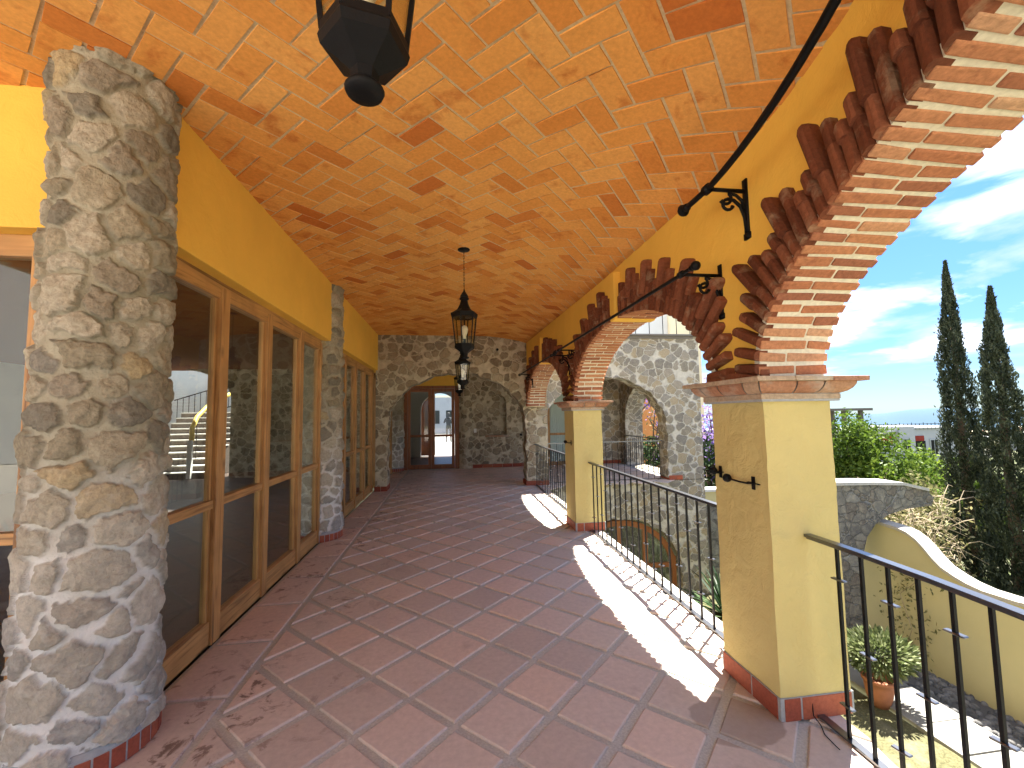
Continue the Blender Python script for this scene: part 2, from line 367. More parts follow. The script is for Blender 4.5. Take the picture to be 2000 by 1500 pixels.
# ------------------------------------------------------------------ plan functions
ZC, ZR = 3.33, 3.04
def off(y):
    if y >= 2.6: return 0.0
    if y >= 0.7: return .12*(2.6-y)**2
    return .12*1.9**2+.456*(.7-y)
def xin(y): return 1.68-off(y)
def xring(y): return 1.645-off(y)
def xout(y): return 2.03-.85*off(y)
def rail_x(y): return 1.84-.09*max(0, 2.0-y)**2 if y > .5 else 1.6375-.27*(.5-y)
def ceil_z(x, y):
    xw = xin(y); drop = .29 if y < 4.5 else .29-.14*min(1, (y-4.5)/5)
    a = xw-1.15; t = max(0, min(1.1, (x-a)/1.15))
    return ZC-.01*0-drop*t*t
def smooth(a, b, x): t = np.clip((x-a)/(b-a), 0, 1); return t*t*(3-2*t)

# ------------------------------------------------------------------ veranda floor: terracotta squares laid on the diagonal
XE = 1.99
def floor_right(y): return xout(y)-.03 if y < 2.6 else XE
mb = MB()
ys = np.linspace(-5, 13.4, 60)
mb.add([(-7, -5, -.012), (-1.66, -5, -.012), (-1.66, 2.75, -.012), (-7, 2.75, -.012)], [(0,1,2,3)], .5)
vs = []; 
for y in ys: vs += [(-1.66, y, -.012), (floor_right(y), y, -.012), (floor_right(y), y, -.35)]
fs = []
for i in range(len(ys)-1): fs += [(3*i, 3*i+1, 3*i+4, 3*i+3), (3*i+1, 3*i+2, 3*i+5, 3*i+4)]
mb.add(vs, fs, .5)
floor = mb.build('floor', JOINT); tagp(floor, kind='structure')
P_, T_ = .352, .308
u0, v0 = .214, .207
tiles = []
def clip_poly(poly, a, b, c):         # keep a*x+b*y<=c
    o = []
    for i in range(len(poly)):
        p, q = poly[i], poly[(i+1) % len(poly)]; dp = a*p[0]+b*p[1]-c; dq = a*q[0]+b*q[1]-c
        if dp <= 0: o.append(p)
        if dp*dq < 0: s = dp/(dp-dq); o.append((p[0]+s*(q[0]-p[0]), p[1]+s*(q[1]-p[1])))
    return o
mb = MB()
def add_tile(poly, z=0.0, tone=None, dome=True):
    if len(poly) < 3: return
    cx = sum(p[0] for p in poly)/len(poly); cy = sum(p[1] for p in poly)/len(poly)
    n = len(poly); vs = []
    tx, ty = random.uniform(-.004, .004), random.uniform(-.004, .004)
    def zz(x, y): return z+(x-cx)*tx+(y-cy)*ty
    def ins(k, d):
        r = []
        for p in poly:
            dx, dy = cx-p[0], cy-p[1]; l = math.hypot(dx, dy) or 1
            r.append((p[0]+dx/l*k, p[1]+dy/l*k, zz(p[0], p[1])-d))
        return r
    vs = ins(0, .012)+ins(.002, .004)+ins(.010, 0)
    fs = [(i, (i+1) % n, n+(i+1) % n, n+i) for i in range(n)]+[(n+i, n+(i+1) % n, 2*n+(i+1) % n, 2*n+i) for i in range(n)]+[tuple(range(2*n, 3*n))]
    area = abs(sum(poly[i][0]*poly[(i+1)%n][1]-poly[(i+1)%n][0]*poly[i][1] for i in range(n)))/2
    if area < .0008: return
    mb.add(vs, fs, random.random() if tone is None else tone)
s2 = math.sqrt(.5); XB = -1.215
for i in range(-60, 70):
    for j in range(-60, 70):
        uc = u0+(i+.5)*P_; vc = v0+(j+.5)*P_
        cx, cy = (uc-vc)*s2, (uc+vc)*s2
        if not (-7 < cx < 6.2 and -4.9 < cy < 13.3): continue
        if cx > 2.4 and cy < 9.2: continue
        if cx > 5.2: continue
        h = T_/2; q = []
        for a, b in ((-h,-h), (h,-h), (h,h), (-h,h)):
            a += random.uniform(-.003,.003); b += random.uniform(-.003,.003)
            q.append(((uc+a-vc-b)*s2, (uc+a+vc+b)*s2))
        if cy < 9.3 or cx < 2.3:
            if cy > 2.0 and cx < 0:
                q = clip_poly(q, -1, 0, -(XB+.0))
            elif cx < 0:
                q = clip_poly(q, 0, 1, 2.06) if cx < XB else q
            if cx > 1:
                yy = min(max(cy, -4), 9.1); xr = floor_right(yy)-.02
                if cy < 9.0: q = clip_poly(q, 1, 0, xr)
        if cy > 12.2: q = clip_poly(q, 0, 1, 12.93)
        add_tile(q, -.001*random.random())
y = 2.12
while y < 12.8:                         # border course along the glazed screens
    l = .62; add_tile([(-1.63, y), (XB-.045, y), (XB-.045, y+l-.03), (-1.63, y+l-.03)], -.001); y += l
x = -1.68
while x > -6.5:
    add_tile([(x-.6, 2.10), (x-.03, 2.10), (x-.03, 2.42), (x-.6, 2.42)], -.001); x -= .62
mb.build('floor_tile_surface', TILE, floor)

mb2 = MB(); mb2.add([(-30, -32, -.03), (30, -32, -.03), (30, -5.02, -.03), (-30, -5.02, -.03)], [(0,1,2,3)]); mb2.add([(-30, -5.02, -.03), (-7.02, -5.02, -.03), (-7.02, 2.5, -.03), (-30, 2.5, -.03)], [(0,1,2,3)])
tagp(mb2.build('bounce_terrace', m_simple('bounce_paving', (.56,.50,.42), .8, nscale=4)), kind='structure')  # unseen pale paving, added to bounce sunlight up to the ceiling
nh = empty('added_house', (-16, -14, 0), 'unseen white house added behind the viewer to shape the left window reflection', 'house')  # unseen house, added so the left glass reflects a wall instead of sky
mb2 = MB(); mb2.box(-30, -5, -20, -14, 0, 8.0); mb2.build('wall', WHITE, nh)
for x in (-8, -12, -16, -20): mb2 = MB(); mb2.box(x, x+1.4, -14.0, -13.95, .9, 2.6); mb2.build('window', IRON, nh)
# ------------------------------------------------------------------ ceiling: herringbone brick
mb = MB()
gx = np.linspace(-5.0, 2.0, 52); gy = np.linspace(-1.3, 9.7, 60)
def cz_(x, y): return ceil_z(x, y)
vs = [(x, y, cz_(x, y)+.0035) for y in gy for x in gx]; nx = len(gx)
mb.add(vs, [(j*nx+i, (j+1)*nx+i, (j+1)*nx+i+1, j*nx+i+1) for j in range(len(gy)-1) for i in range(nx-1)], .5)
ceiling = mb.build('ceiling', MORT); tagp(ceiling, kind='structure')
mb = MB(); w = .148
for i in range(-70, 90):
    for j in range(-70, 90):
        t = (i-j) % 4
        if t == 0: a0, a1, b0, b1 = i, i+2, j, j+1
        elif t == 2: a0, a1, b0, b1 = i, i+1, j-1, j+1
        else: continue
        g = .05
        q = []
        for a, b in ((a0+g, b0+g), (a1-g, b0+g), (a1-g, b1-g), (a0+g, b1-g)):
            a = a*w+.02+random.uniform(-.003,.003); b = b*w+.05+random.uniform(-.003,.003)
            q.append(((a-b)*s2, (a+b)*s2))
        cx = sum(p[0] for p in q)/4; cy = sum(p[1] for p in q)/4
        if cx < -4.9 or cy < -1.2 or cy > 9.65 or cx > xin(max(cy, -3.9))+.12: continue
        if cy > 2.75 and cx < -1.75: continue
        d = random.uniform(-.002, .002); tn = random.random()**.75
        vs = [(p[0], p[1], cz_(*p)+.008) for p in q]+[(p[0]+(cx-p[0])*.012, p[1]+(cy-p[1])*.02, cz_(*p)-.003+d+random.uniform(-.0015, .0015)) for p in q]
        mb.add(vs, [(0,1,5,4),(1,2,6,5),(2,3,7,6),(3,0,4,7),(4,5,6,7)], tn)
mb.build('brick_surface', CEILB, ceiling)
# roof slab above the veranda
mb = MB(); mb.box(-10.4, 2.0, 9.62, 13.4, 3.16, 3.5); rv = [(-5.05, -1.35)]+[(xout(y)+.05, y) for y in np.linspace(-1.35, 9.6, 28)]+[(-10.4, 9.6), (-10.4, 2.5), (-5.05, 2.5)]
mb.prism(rv, 'z', 3.38, 3.6)
tagp(mb.build('roof_slab', CREAM), kind='structure')

# ------------------------------------------------------------------ arcade wall
ARC = [(.505, 1.53), (4.06, 1.545), (7.66, 1.545)]   # centre y, half width
SPR, RISE = 1.735, .765
def arch_z(y):
    for c, hw in ARC:
        if abs(y-c) < hw: return SPR+RISE*math.sqrt(max(0, 1-((y-c)/hw)**2))
    return SPR
arc = empty('arcade_wall', (1.8, 4, SPR), 'orange yellow plastered wall carried on brick arches along the open side of the veranda', 'wall')
mb = MB(); yy = sorted(set(list(np.linspace(-1.5, 9.42, 100))+[c+s*(hw+.035)*k for c, hw in ARC for s in (-1, 1) for k in (1, .997, .985, .96, .92)]))
vs = []
for y in yy:
    zt = 3.40; z0 = max([SPR]+[SPR+(RISE+.035)*math.sqrt(max(0, 1-((y-c)/(hw+.035))**2)) for c, hw in ARC if abs(y-c) < hw+.035]); xi, xo = xin(y), xout(y)+.0
    for k in range(9): vs.append((xi, y, z0+(zt-z0)*k/8))
    for k in range(9): vs.append((xo, y, z0+(zt-z0)*k/8))
fs = []
for i in range(len(yy)-1):
    for k in range(8):
        a = 18*i+k; fs.append((a, a+1, a+19, a+18)); b = a+9; fs.append((b, b+18, b+19, b+1))
    a = 18*i; fs.append((a, a+18, a+27, a+9))
mb.add(vs, fs); mb.build('plaster_face', YEL, arc)

def arch_pt(c, hw, th, r=0.0):        # point at ellipse angle th, pushed outward r
    y = c+hw*math.cos(th); z = SPR+RISE*math.sin(th)
    n = Vector((0, math.cos(th)/hw, math.sin(th)/RISE)).normalized()
    return y+n.y*r, z+n.z*r, n
def arc_angles(hw, step):
    ths = np.linspace(0, math.pi, 2000); L_ = np.concatenate([[0], np.cumsum(np.hypot(np.diff(hw*np.cos(ths)), np.diff(RISE*np.sin(ths))))])
    n = int(round(L_[-1]/step)); return [float(np.interp((k+.5)*L_[-1]/n, L_, ths)) for k in range(n)], L_[-1]/n
# rounded fringe brick template (radial length 1 -> scaled), built once per length
def fringe_brick(mb, c, hw, th, r0, r1, w_, d0, d1, tone, rnd):
    # cross-section in (tangent t, depth d); end rounded in (r,d) and (r,t)
    y0, z0, n = arch_pt(c, hw, th); tg = Vector((0, -n.z, n.y))
    sec = [(-.5, 0), (-.5, .62), (-.36, .93), (-.12, 1.0), (.12, 1.0), (.36, .93), (.5, .62), (.5, 0)]
    rs = [(r0, 1, 1), (r1-rnd, 1, 1), (r1-rnd*.45, .9, .93), (r1-rnd*.12, .66, .75), (r1, .3, .42)] if rnd else [(r0, 1, 1), (r1-.006, 1, 1), (r1, .86, .9)]
    vs = []; tw = random.uniform(-.03, .03)
    for r, kt, kd in rs:
        for t_, d_ in sec:
            tt = t_*w_*kt+tw*(r-r0); 
            y = y0+n.y*r+tg.y*tt; z = z0+n.z*r+tg.z*tt
            x = xin(y)-(d0+(d1-d0)*d_*kd) if d_ > 0 else xin(y)+.01
            vs.append((x+random.uniform(-.0012,.0012), y+random.uniform(-.0012,.0012), z+random.uniform(-.0012,.0012)))
    m = len(rs); k = len(sec)
    fs = [(i*k+j, i*k+(j+1) % k, (i+1)*k+(j+1) % k, (i+1)*k+j) for i in range(m-1) for j in range(k)]+[tuple(range((m-1)*k, m*k)), tuple(range(k))[::-1]]
    mb.add(vs, fs, tone)
names_l = ['nearest brick arch, its bricks seen large at the right', 'middle brick arch', 'farthest brick arch beside the stone wall']
for ai, (c, hw) in enumerate(ARC):
    # intrados: mortar bed + bricks
    ths, st = arc_angles(hw, .066)
    mb = MB(); tt = np.linspace(0, math.pi, 90); vs = []
    for th in tt:
        y, z, n = arch_pt(c, hw, th, .006)
        for k in range(5): vs.append((xring(y)+.004+(xout(y)-xring(y)-.008)*k/4, y, z))
        y2, z2, n = arch_pt(c, hw, th, .05)
        vs.append((xring(y2)+.004, y2, z2)); vs.append((xout(y2)+.004, y2, z2))
    fs = []
    for i in range(len(tt)-1):
        a = 7*i
        fs += [(a+k, a+k+1, a+k+8, a+k+7) for k in range(4)]+[(a, a+7, a+12, a+5), (a+4, a+6, a+13, a+11)]
    mb.add(vs, fs); mo = mb.build('arch_mortar', BMORT, arc)
    mb = MB()
    for q, th in enumerate(ths):
        y, z, n = arch_pt(c, hw, th); tg = Vector((0, -n.z, n.y))
        if abs(y-c) < .055: continue
        cuts = [0, .36, 1] if q % 2 else [0, .64, 1]
        cuts[1] += random.uniform(-.06, .06)
        if ai == 0 and q % 3 == 0: cuts = [0, .5+random.uniform(-.15, .15), 1]
        for a, b in zip(cuts[:-1], cuts[1:]):
            hg = st*.5*random.uniform(.60, .72); pr = random.uniform(-.002, .004); sk = random.uniform(-.003, .003)
            P = []
            for r in (.03, -pr):
                for (dd, s) in ((a, -1), (b, -1), (b, 1), (a, 1)):
                    tt_ = s*hg*(1-.0*(r <= 0))+random.uniform(-.0042, .0042)+(sk if dd == b else -sk)
                    yy_ = y+n.y*r+tg.y*tt_; zz_ = z+n.z*r+tg.z*tt_
                    x0_, x1_ = xring(yy_), xout(yy_)+.008
                    gp = .006
                    xx = x0_+(x1_-x0_)*dd+(gp if (dd == a and a > 0) else -gp if (dd == b and b < 1) else (random.uniform(0, .008) if dd == b else -random.uniform(0, .003)))
                    P.append((xx, yy_, zz_))
            mb.hexa(P, random.random()**1.2)
    mb.build('arch_brickwork', BRICK, arc, bevel=.006, seg=2, label=None)
    # fringe
    mb = MB(); ths, st = arc_angles(hw, .070)
    for q, th in enumerate(ths):
        y, z, n = arch_pt(c, hw, th)
        if abs(y-c) < .075: continue
        ph = (q - (0 if math.cos(th) > 0 else 2)) % 4
        Lg = [.265, .42, .335, .235][ph]
        lim = (2.27 if c > 2.2 else 2.27)
        # keep clear of the neighbouring arch over the pillars
        lo = (c-hw-.20) if ai else -9; hi = c+hw+.20 if ai < 2 else 9.3
        def end_ok(r):
            y_, z_, _ = arch_pt(c, hw, th, r); return lo < y_ < hi
        base = .20
        while not end_ok(base) and base > .1: base -= .02
        fringe_brick(mb, c, hw, th, 0.004, base+random.uniform(-.008, .008), st*.80, .0, .062+random.uniform(-.006, .006), random.random(), .0)
        r1 = Lg
        while not end_ok(r1) and r1 > base: r1 -= .02
        if r1 > base+.03:
            fringe_brick(mb, c, hw, th, base-.06, r1+random.uniform(-.012, .012), st*(.78 if ph in (1, 2) else .8), .0, (.088 if ph == 1 else .058 if ph == 2 else .072)+random.uniform(-.004, .004), random.random()*.9, .034 if ph in (0, 1, 3) else .0)
    fm = mb.build('brick_fringe', FRINGE, arc, smooth=False)
    mb = MB(); zc = SPR+RISE
    x0 = xring(c)-.035; mb.box(x0, xout(c)+.012, c-.055, c+.055, zc-.016, zc+.05); mb.box(x0, xin(c)+.02, c-.062, c+.062, zc+.05, zc+.47)
    mb.build('keystone', YEL, arc, bevel=.006)
# mortar bed behind the fringe over each pillar
mb = MB()
for (a, b) in ((2.05, 2.50), (5.62, 6.10)):
    mb.box(xin(a)-.03, xin(a)+.02, a-.02, b+.02, SPR-.005, SPR+.035)
mb.build('mortar_bed', FRINGE, arc)

# pillars
def pillar(y0, y1, label, x0=1.63, x1=2.03):
    t = empty('arcade_pillar', ((x0+x1)/2, (y0+y1)/2, 0), label, 'pillar', 'yellow pillars of the arcade')
    # shaft: subdivided, hand trowelled
    mb = MB(); n = 14; ring = []
    per = [(x0, y0), (x1, y0), (x1, y1), (x0, y1)]
    zs = np.linspace(.0, 1.63, 40); pts = []
    for k in range(4):
        p, q = per[k], per[(k+1) % 4]
        for s in range(n): pts.append((p[0]+(q[0]-p[0])*s/n, p[1]+(q[1]-p[1])*s/n, k, s))
    vs = []
    for z in zs:
        for (x, y, k, s) in pts:
            w_ = .004*math.sin(7*z+3*x+k)*math.sin(5.3*(x+y)*3+z*4); nx_, ny_ = [(0,-1),(1,0),(0,1),(-1,0)][k]
            vs.append((x+nx_*w_+random.uniform(-.0012,.0012), y+ny_*w_+random.uniform(-.0012,.0012), z))
    m = len(pts); fs = [(i*m+j, i*m+(j+1) % m, (i+1)*m+(j+1) % m, (i+1)*m+j) for i in range(len(zs)-1) for j in range(m)]
    mb.add(vs, fs); mb.build('shaft', YPIL, t, smooth=False)
    # skirting of terracotta strips
    mb = MB(); h = .105; d = .012; g = .006
    def strip(p, q, nrm, cuts):
        p = Vector(p); q = Vector(q); nv = Vector(nrm); D = q-p
        for a, b in zip(cuts[:-1], cuts[1:]):
            A = p+D*a+D.normalized()*g; B = p+D*b-D.normalized()*g
            mb.hexa([(A.x, A.y, 0), (B.x, B.y, 0), (B.x+nv.x*d, B.y+nv.y*d, 0), (A.x+nv.x*d, A.y+nv.y*d, 0), (A.x, A.y, h), (B.x, B.y, h), (B.x+nv.x*d, B.y+nv.y*d, h), (A.x+nv.x*d, A.y+nv.y*d, h)])
    strip((x0, y0), (x1, y0), (0, -1), [0.02, .27, 1]); strip((x0, y1), (x0, y0), (-1, 0), [0, .55, .985]); strip((x1, y0), (x1, y1), (1, 0), [0, .5, 1]); strip((x1, y1), (x0, y1), (0, 1), [0, .6, 1])
    mb.build('skirting', SKIRT, t, bevel=.003)
    mb = MB(); mb.box(x0-.008, x1+.008, y0-.008, y1+.008, .002, h+.003); mb.build('skirting_mortar', GMORT, t)
    # capital
    mb = MB()
    def slab(o, z0, z1, nb, tn=None):
        for k, (p, q, nv) in enumerate([((x0-o, y0-o), (x1+o, y0-o), (0, 1)), ((x1+o, y0-o), (x1+o, y1+o), (-1, 0)), ((x1+o, y1+o), (x0-o, y1+o), (0, -1)), ((x0-o, y1+o), (x0-o, y0-o), (1, 0))]):
            pass
        mb.box(x0-o, x1+o, y0-o, y1+o, z0, z1, tn, .002)
    slab(.035, 1.612, 1.640, 3, .9)
    # cove course: bricks with a rounded nose
    prof = [(.035, 1.642), (.058, 1.652), (.075, 1.668), (.086, 1.688), (.088, 1.702)]
    def cove(side, a, b):
        vs = []
        for (o, z) in prof:
            for s in (a, b):
                X0, X1, Y0, Y1 = x0-o, x1+o, y0-o, y1+o
                e = .004
                if side == 0: v = (X0+(X1-X0)*s+(e if s == a else -e), Y0, z)
                elif side == 1: v = (X1, Y0+(Y1-Y0)*s+(e if s == a else -e), z)
                elif side == 2: v = (X1+(X0-X1)*s+(-e if s == a else e), Y1, z)
                else: v = (X0, Y1+(Y0-Y1)*s+(-e if s == a else e), z)
                vs.append(v)
        m_ = len(prof); mb.add(vs, [(2*i, 2*i+1, 2*i+3, 2*i+2) for i in range(m_-1)], random.random())
    for side in range(4):
        cs = [0, .38, .66, 1] if side % 2 == 0 else [0, .17, .45, .8, 1]
        for a, b in zip(cs[:-1], cs[1:]): cove(side, a, b)
    for k in range(3): mb.box(x0-.125+(x1-x0+.25)*k/3+.002, x0-.125+(x1-x0+.25)*(k+1)/3-.002, y0-.125, y1+.125, 1.703, 1.727, random.random(), .002)
    mb.build('capital', CAPB, t, bevel=.002, seg=1)
    mb = MB(); mb.box(x0-.03, x1+.03, y0-.03, y1+.03, 1.60, 1.728); mb.box(x0-.055, x1+.055, y0-.055, y1+.055, 1.655, 1.70); mb.build('capital_mortar', GMORT, t)
    return t
pillar(2.05, 2.50, 'nearest square yellow plastered pillar with two iron holdbacks on its inner face')
pillar(5.62, 6.08, 'square yellow plastered pillar farther along, between the second and third brick arches')
pillar(-1.42, -1.03, 'square yellow pillar behind the viewer, carrying the near end of the nearest arch', x0=.52, x1=.95)

# ------------------------------------------------------------------ stone columns
def stone_column(cx, cy, r, z1, label, seed, res=.0065, cell=.175, a0=0, skirt=True):
    g = np.random.default_rng(seed)
    t = empty('stone_column', (cx, cy, 0), label, 'column', 'round rubble stone columns')
    C = 2*math.pi*r; nx = int(C/res); nz = int(z1/res)
    s = np.linspace(0, C, nx, endpoint=False); z = np.linspace(.09, z1, nz)
    # jittered feature points
    P = []
    rows = int(z1/(cell*.8)); cols = int(round(C/(cell*1.1)))
    for j in range(-1, rows+2):
        for i in range(cols):
            P.append(((i+.5*(j % 2)+g.uniform(-.34, .34))*C/cols, (j+.5+g.uniform(-.34, .34))*cell*.8))
    P = np.array(P); n = len(P); wgt = g.uniform(-.022, .028, n); cid = g.random(n); prot = g.uniform(.4, 1.25, n)
    Pa = np.concatenate([P, P+[C, 0], P-[C, 0]]); wa = np.tile(wgt, 3); ida = np.tile(np.arange(n), 3)
    S, Z = np.meshgrid(s, z); ph = g.uniform(0, 6.28, 12)
    def nse(fx, fz, k): return np.sin(2*np.pi*fx*S/C+ph[k]+2*np.sin(fz*Z+ph[k+1]))*np.cos(fz*Z*1.3+ph[k+2])
    wS = S+.018*nse(5, 9, 0)+.008*nse(17, 31, 3); wZ = Z+.018*nse(4, 11, 1)+.008*nse(13, 37, 5)
    F1 = np.full(S.shape, 9.); F2 = np.full(S.shape, 9.); I = np.zeros(S.shape, int)
    for k in range(len(Pa)):
        d = np.hypot(wS-Pa[k, 0], (wZ-Pa[k, 1])*1.12)-wa[k]
        m = d < F1; F2 = np.where(m, F1, np.minimum(F2, d)); I = np.where(m, ida[k], I); F1 = np.where(m, d, F1)
    e = (F2-F1)*.5+.004*nse(40, 90, 7)
    def vn(fs_, fz_, sd):
        gg = np.random.default_rng(sd); na = max(3, int(round(C*fs_))); nb_ = int(z1*fz_)+3; T = gg.random((nb_, na))
        a_ = (S/C*na); b_ = Z*fz_; ia = a_.astype(int); ib = b_.astype(int); fa = a_-ia; fb = b_-ib; fa = fa*fa*(3-2*fa); fb = fb*fb*(3-2*fb)
        return (T[ib, ia % na]*(1-fa)+T[ib, (ia+1) % na]*fa)*(1-fb)+(T[ib+1, ia % na]*(1-fa)+T[ib+1, (ia+1) % na]*fa)*fb-.5
    rough_ = vn(14, 14, seed+1)*.5+vn(34, 34, seed+2)*.3+vn(75, 75, seed+3)*.2
    e = e+rough_*.010
    mask = smooth(.011, .017, e); dome = np.clip(e/.055, 0, 1)**.55
    disp = mask*(.012+.022*dome)*prot[I]+.006*mask*np.sin(wS*38+cid[I]*60)*np.sin(wZ*33+cid[I]*90)+rough_*(.016*mask+.006)
    tilt = np.sin(cid[I]*40+S*8)*.004*mask
    rr = r-.008+disp+tilt+.012*np.sin(Z*2.1+ph[0])+.006*np.sin(S/C*2*np.pi*2+Z*3)
    rr += .02*smooth(.5, .09, Z)
    A = S/r
    V = np.stack([cx+rr*np.cos(A), cy+rr*np.sin(A), Z], -1).reshape(-1, 3)
    idx = np.arange(nx*nz).reshape(nz, nx); nxt = np.roll(idx, -1, 1)
    Fq = np.stack([idx[:-1], nxt[:-1], nxt[1:], idx[1:]], -1).reshape(-1, 4)
    np_mesh('shaft', V, Fq, COLM, t, {'stone': ('POINT', mask.ravel()), 'cell': ('POINT', cid[I].ravel())}, True)
    if skirt:
        mb = MB(); R1 = r+.032; nb = int(round(2*math.pi*R1/.062))
        for k in range(nb):
            a, b = 2*math.pi*(k+.07)/nb, 2*math.pi*(k+.93)/nb
            P8 = []
            for zz in (0.0, .085):
                for (rad, an) in ((R1-.02, a), (R1, a), (R1, b), (R1-.02, b)): P8.append((cx+rad*math.cos(an), cy+rad*math.sin(an), zz))
            mb.hexa(P8)
        mb.build('skirting', SKIRT, t, bevel=.002, seg=1)
        mb = MB(); mb.lathe([(R1-.004, 0.002), (R1-.004, .092), (R1-.02, .112), (r-.03, .125)], (cx, cy, 0), 64); mb.build('skirting_mortar', GMORT, t)
    return t
stone_column(-1.742, 2.43, .250, 3.42, 'nearest round column of rubble stone, filling the left foreground', 11, .0055, .172)
stone_column(-1.72, 6.02, .25, 3.42, 'slim looking stone column between the two glazed screens on the left', 5, .010)

# ------------------------------------------------------------------ left walls above the glazing
lw = empty('lintel_wall', (-1.7, 6, 2.55), 'yellow plastered wall above the glazed timber screens', 'wall')
def wavy_box(mb, x0, x1, y0, y1, z0, z1): mb.box(x0, x1, y0, y1, z0, z1)
mb = MB(); mb.box(-1.95, -1.56, 2.47, 9.45, 2.56, 3.42); mb.build('long_face', YEL, lw, bevel=.008)
mb = MB(); mb.box(-10.2, -1.953, 2.47, 2.86, 2.56, 3.42); mb.build('end_face', YEL, lw, bevel=.008)

# ------------------------------------------------------------------ timber glazed screens
def screen_long(name, y0, y1, posts, label, x=-1.70, top=2.52, group='glazed timber screens'):
    t = empty(name, (x, (y0+y1)/2, 0), label, 'glazed screen', group)
    d = .035
    for i, (p, w_) in enumerate(posts):
        mb = MB(); mb.box(x-d, x+d+.012, p-w_/2, p+w_/2, .0, top); mb.build('post', WOODV, t, bevel=.005)
    mb = MB(); mb.box(x-d, x+d+.002, y0, y1, top-.085, top+.05); mb.build('top_rail', WOODH, t, bevel=.005)
    for (p, w_), (q, v_) in zip(posts[:-1], posts[1:]):
        a, b = p+w_/2, q-v_/2
        for nm, z0, z1 in (('bottom_rail', .0, .16), ('middle_rail', .93, .99)):
            mb = MB(); mb.box(x-d+.004, x+d-.004, a-.002, b+.002, z0, z1); mb.build(nm, WOODH, t, bevel=.005)
        # inner stiles
        mb = MB()
        for z0, z1 in ((.16, .93), (.99, top-.085)):
            mb.box(x-.018, x+.016, a-.002, a+.028, z0-.002, z1+.002); mb.box(x-.018, x+.016, b-.028, b+.002, z0-.002, z1+.002)
        mb.build('stile', WOODV, t, bevel=.003)
        for z0, z1 in ((.155, .935), (.985, top-.08)):
            mb = MB(); mb.box(x-.004, x+.001, a+.02, b-.02, z0, z1); mb.build('pane', GLASS, t)
    return t
screen_long('glazed_screen', 2.6, 5.95, [(2.66, .10), (3.39, .115), (4.18, .10), (5.04, .10), (5.78, .10)], 'glazed timber screen between the nearest stone column and the next one')
screen_long('glazed_screen', 6.1, 9.5, [(6.32, .10), (7.05, .10), (7.82, .10), (8.6, .10), (9.40, .12)], 'farther glazed timber screen, between the slim stone column and the stone arch wall')
screen_long('glazed_screen', 9.9, 12.9, [(9.95, .1), (10.75, .1), (11.6, .1), (12.35, .1)], 'glazed timber screen seen through the stone arch, beside the end door')
# return facade, facing the viewer
t = empty('glazed_screen', (-3, 2.62, 0), 'timber window frame at the left edge, behind the nearest stone column', 'glazed screen', 'glazed timber screens')
yF = 2.60
px_ = [-2.175, -3.05, -3.95, -4.85, -5.75]
for p in px_:
    mb = MB(); mb.box(p-.045, p+.045, yF-.035, yF+.035, 0, 2.52); mb.build('post', WOODV, t, bevel=.005)
mb = MB(); mb.box(-6, -1.9, yF-.037, yF+.037, 2.44, 2.56); mb.build('top_rail', WOODX, t, bevel=.005)
mb = MB(); mb.box(-2.13, -1.98, yF-.03, yF+.03, 0, 2.45); mb.build('jamb', WOODD, t, bevel=.004)
for q, p in zip(px_[:-1], px_[1:]):
    for z0, z1 in ((0, .16), (.93, .99)):
        mb = MB(); mb.box(p+.043, q-.043, yF-.03, yF+.03, z0, z1); mb.build('rail', WOODX, t, bevel=.004)
    for z0, z1 in ((.155, .935), (.985, 2.45)):
        mb = MB(); mb.box(p+.04, q-.04, yF-.003, yF+.002, z0, z1); mb.build('pane', GLASS, t)

# ------------------------------------------------------------------ dark hall behind the screens
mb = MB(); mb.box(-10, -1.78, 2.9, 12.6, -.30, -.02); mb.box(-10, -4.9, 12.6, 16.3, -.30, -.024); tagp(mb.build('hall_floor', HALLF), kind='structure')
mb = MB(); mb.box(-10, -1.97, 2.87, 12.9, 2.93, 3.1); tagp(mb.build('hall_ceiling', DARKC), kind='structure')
hw_ = empty('hall_wall', (-9.9, 8, 0), 'pale plastered wall on the far side of the dark hall behind the glass', 'wall')
mb = MB(); mb.box(-10.2, -10, 2.5, 16.6, -.2, 3.9); mb.build('plaster', GREYP, hw_)
def arch_poly(x0, x1, z1, c, hw, zs, rise, z0=0.0, n=28, flat=False):
    pl = [(x0, z0), (x0, z1), (x1, z1), (x1, z0)]
    a = [(c+hw*math.cos(t_), zs+rise*math.sin(t_)) for t_ in np.linspace(0, math.pi, n)]
    return pl+[(c+hw, z0)]+a[0:]+[(c-hw, z0)]
mb = MB(); mb.prism(arch_poly(-10, -1.95, 3.15, -7.4, 1.5, 2.1, .85), 'y', 12.5, 12.9)
tagp(mb.build('hall_stone_wall', STONE_A), 'dark rubble stone wall with an arched opening inside the hall', 'wall')
st = empty('stairwell_wall', (-7.5, 16.3, 0), 'bright white stairwell wall behind the curved stairs', 'wall')
mb = MB(); mb.box(-10, -4.7, 16.3, 16.5, -.2, 4.2); mb.box(-4.9, -4.7, 12.9, 16.3, -.2, 4.2); mb.build('plaster', WHITE, st)
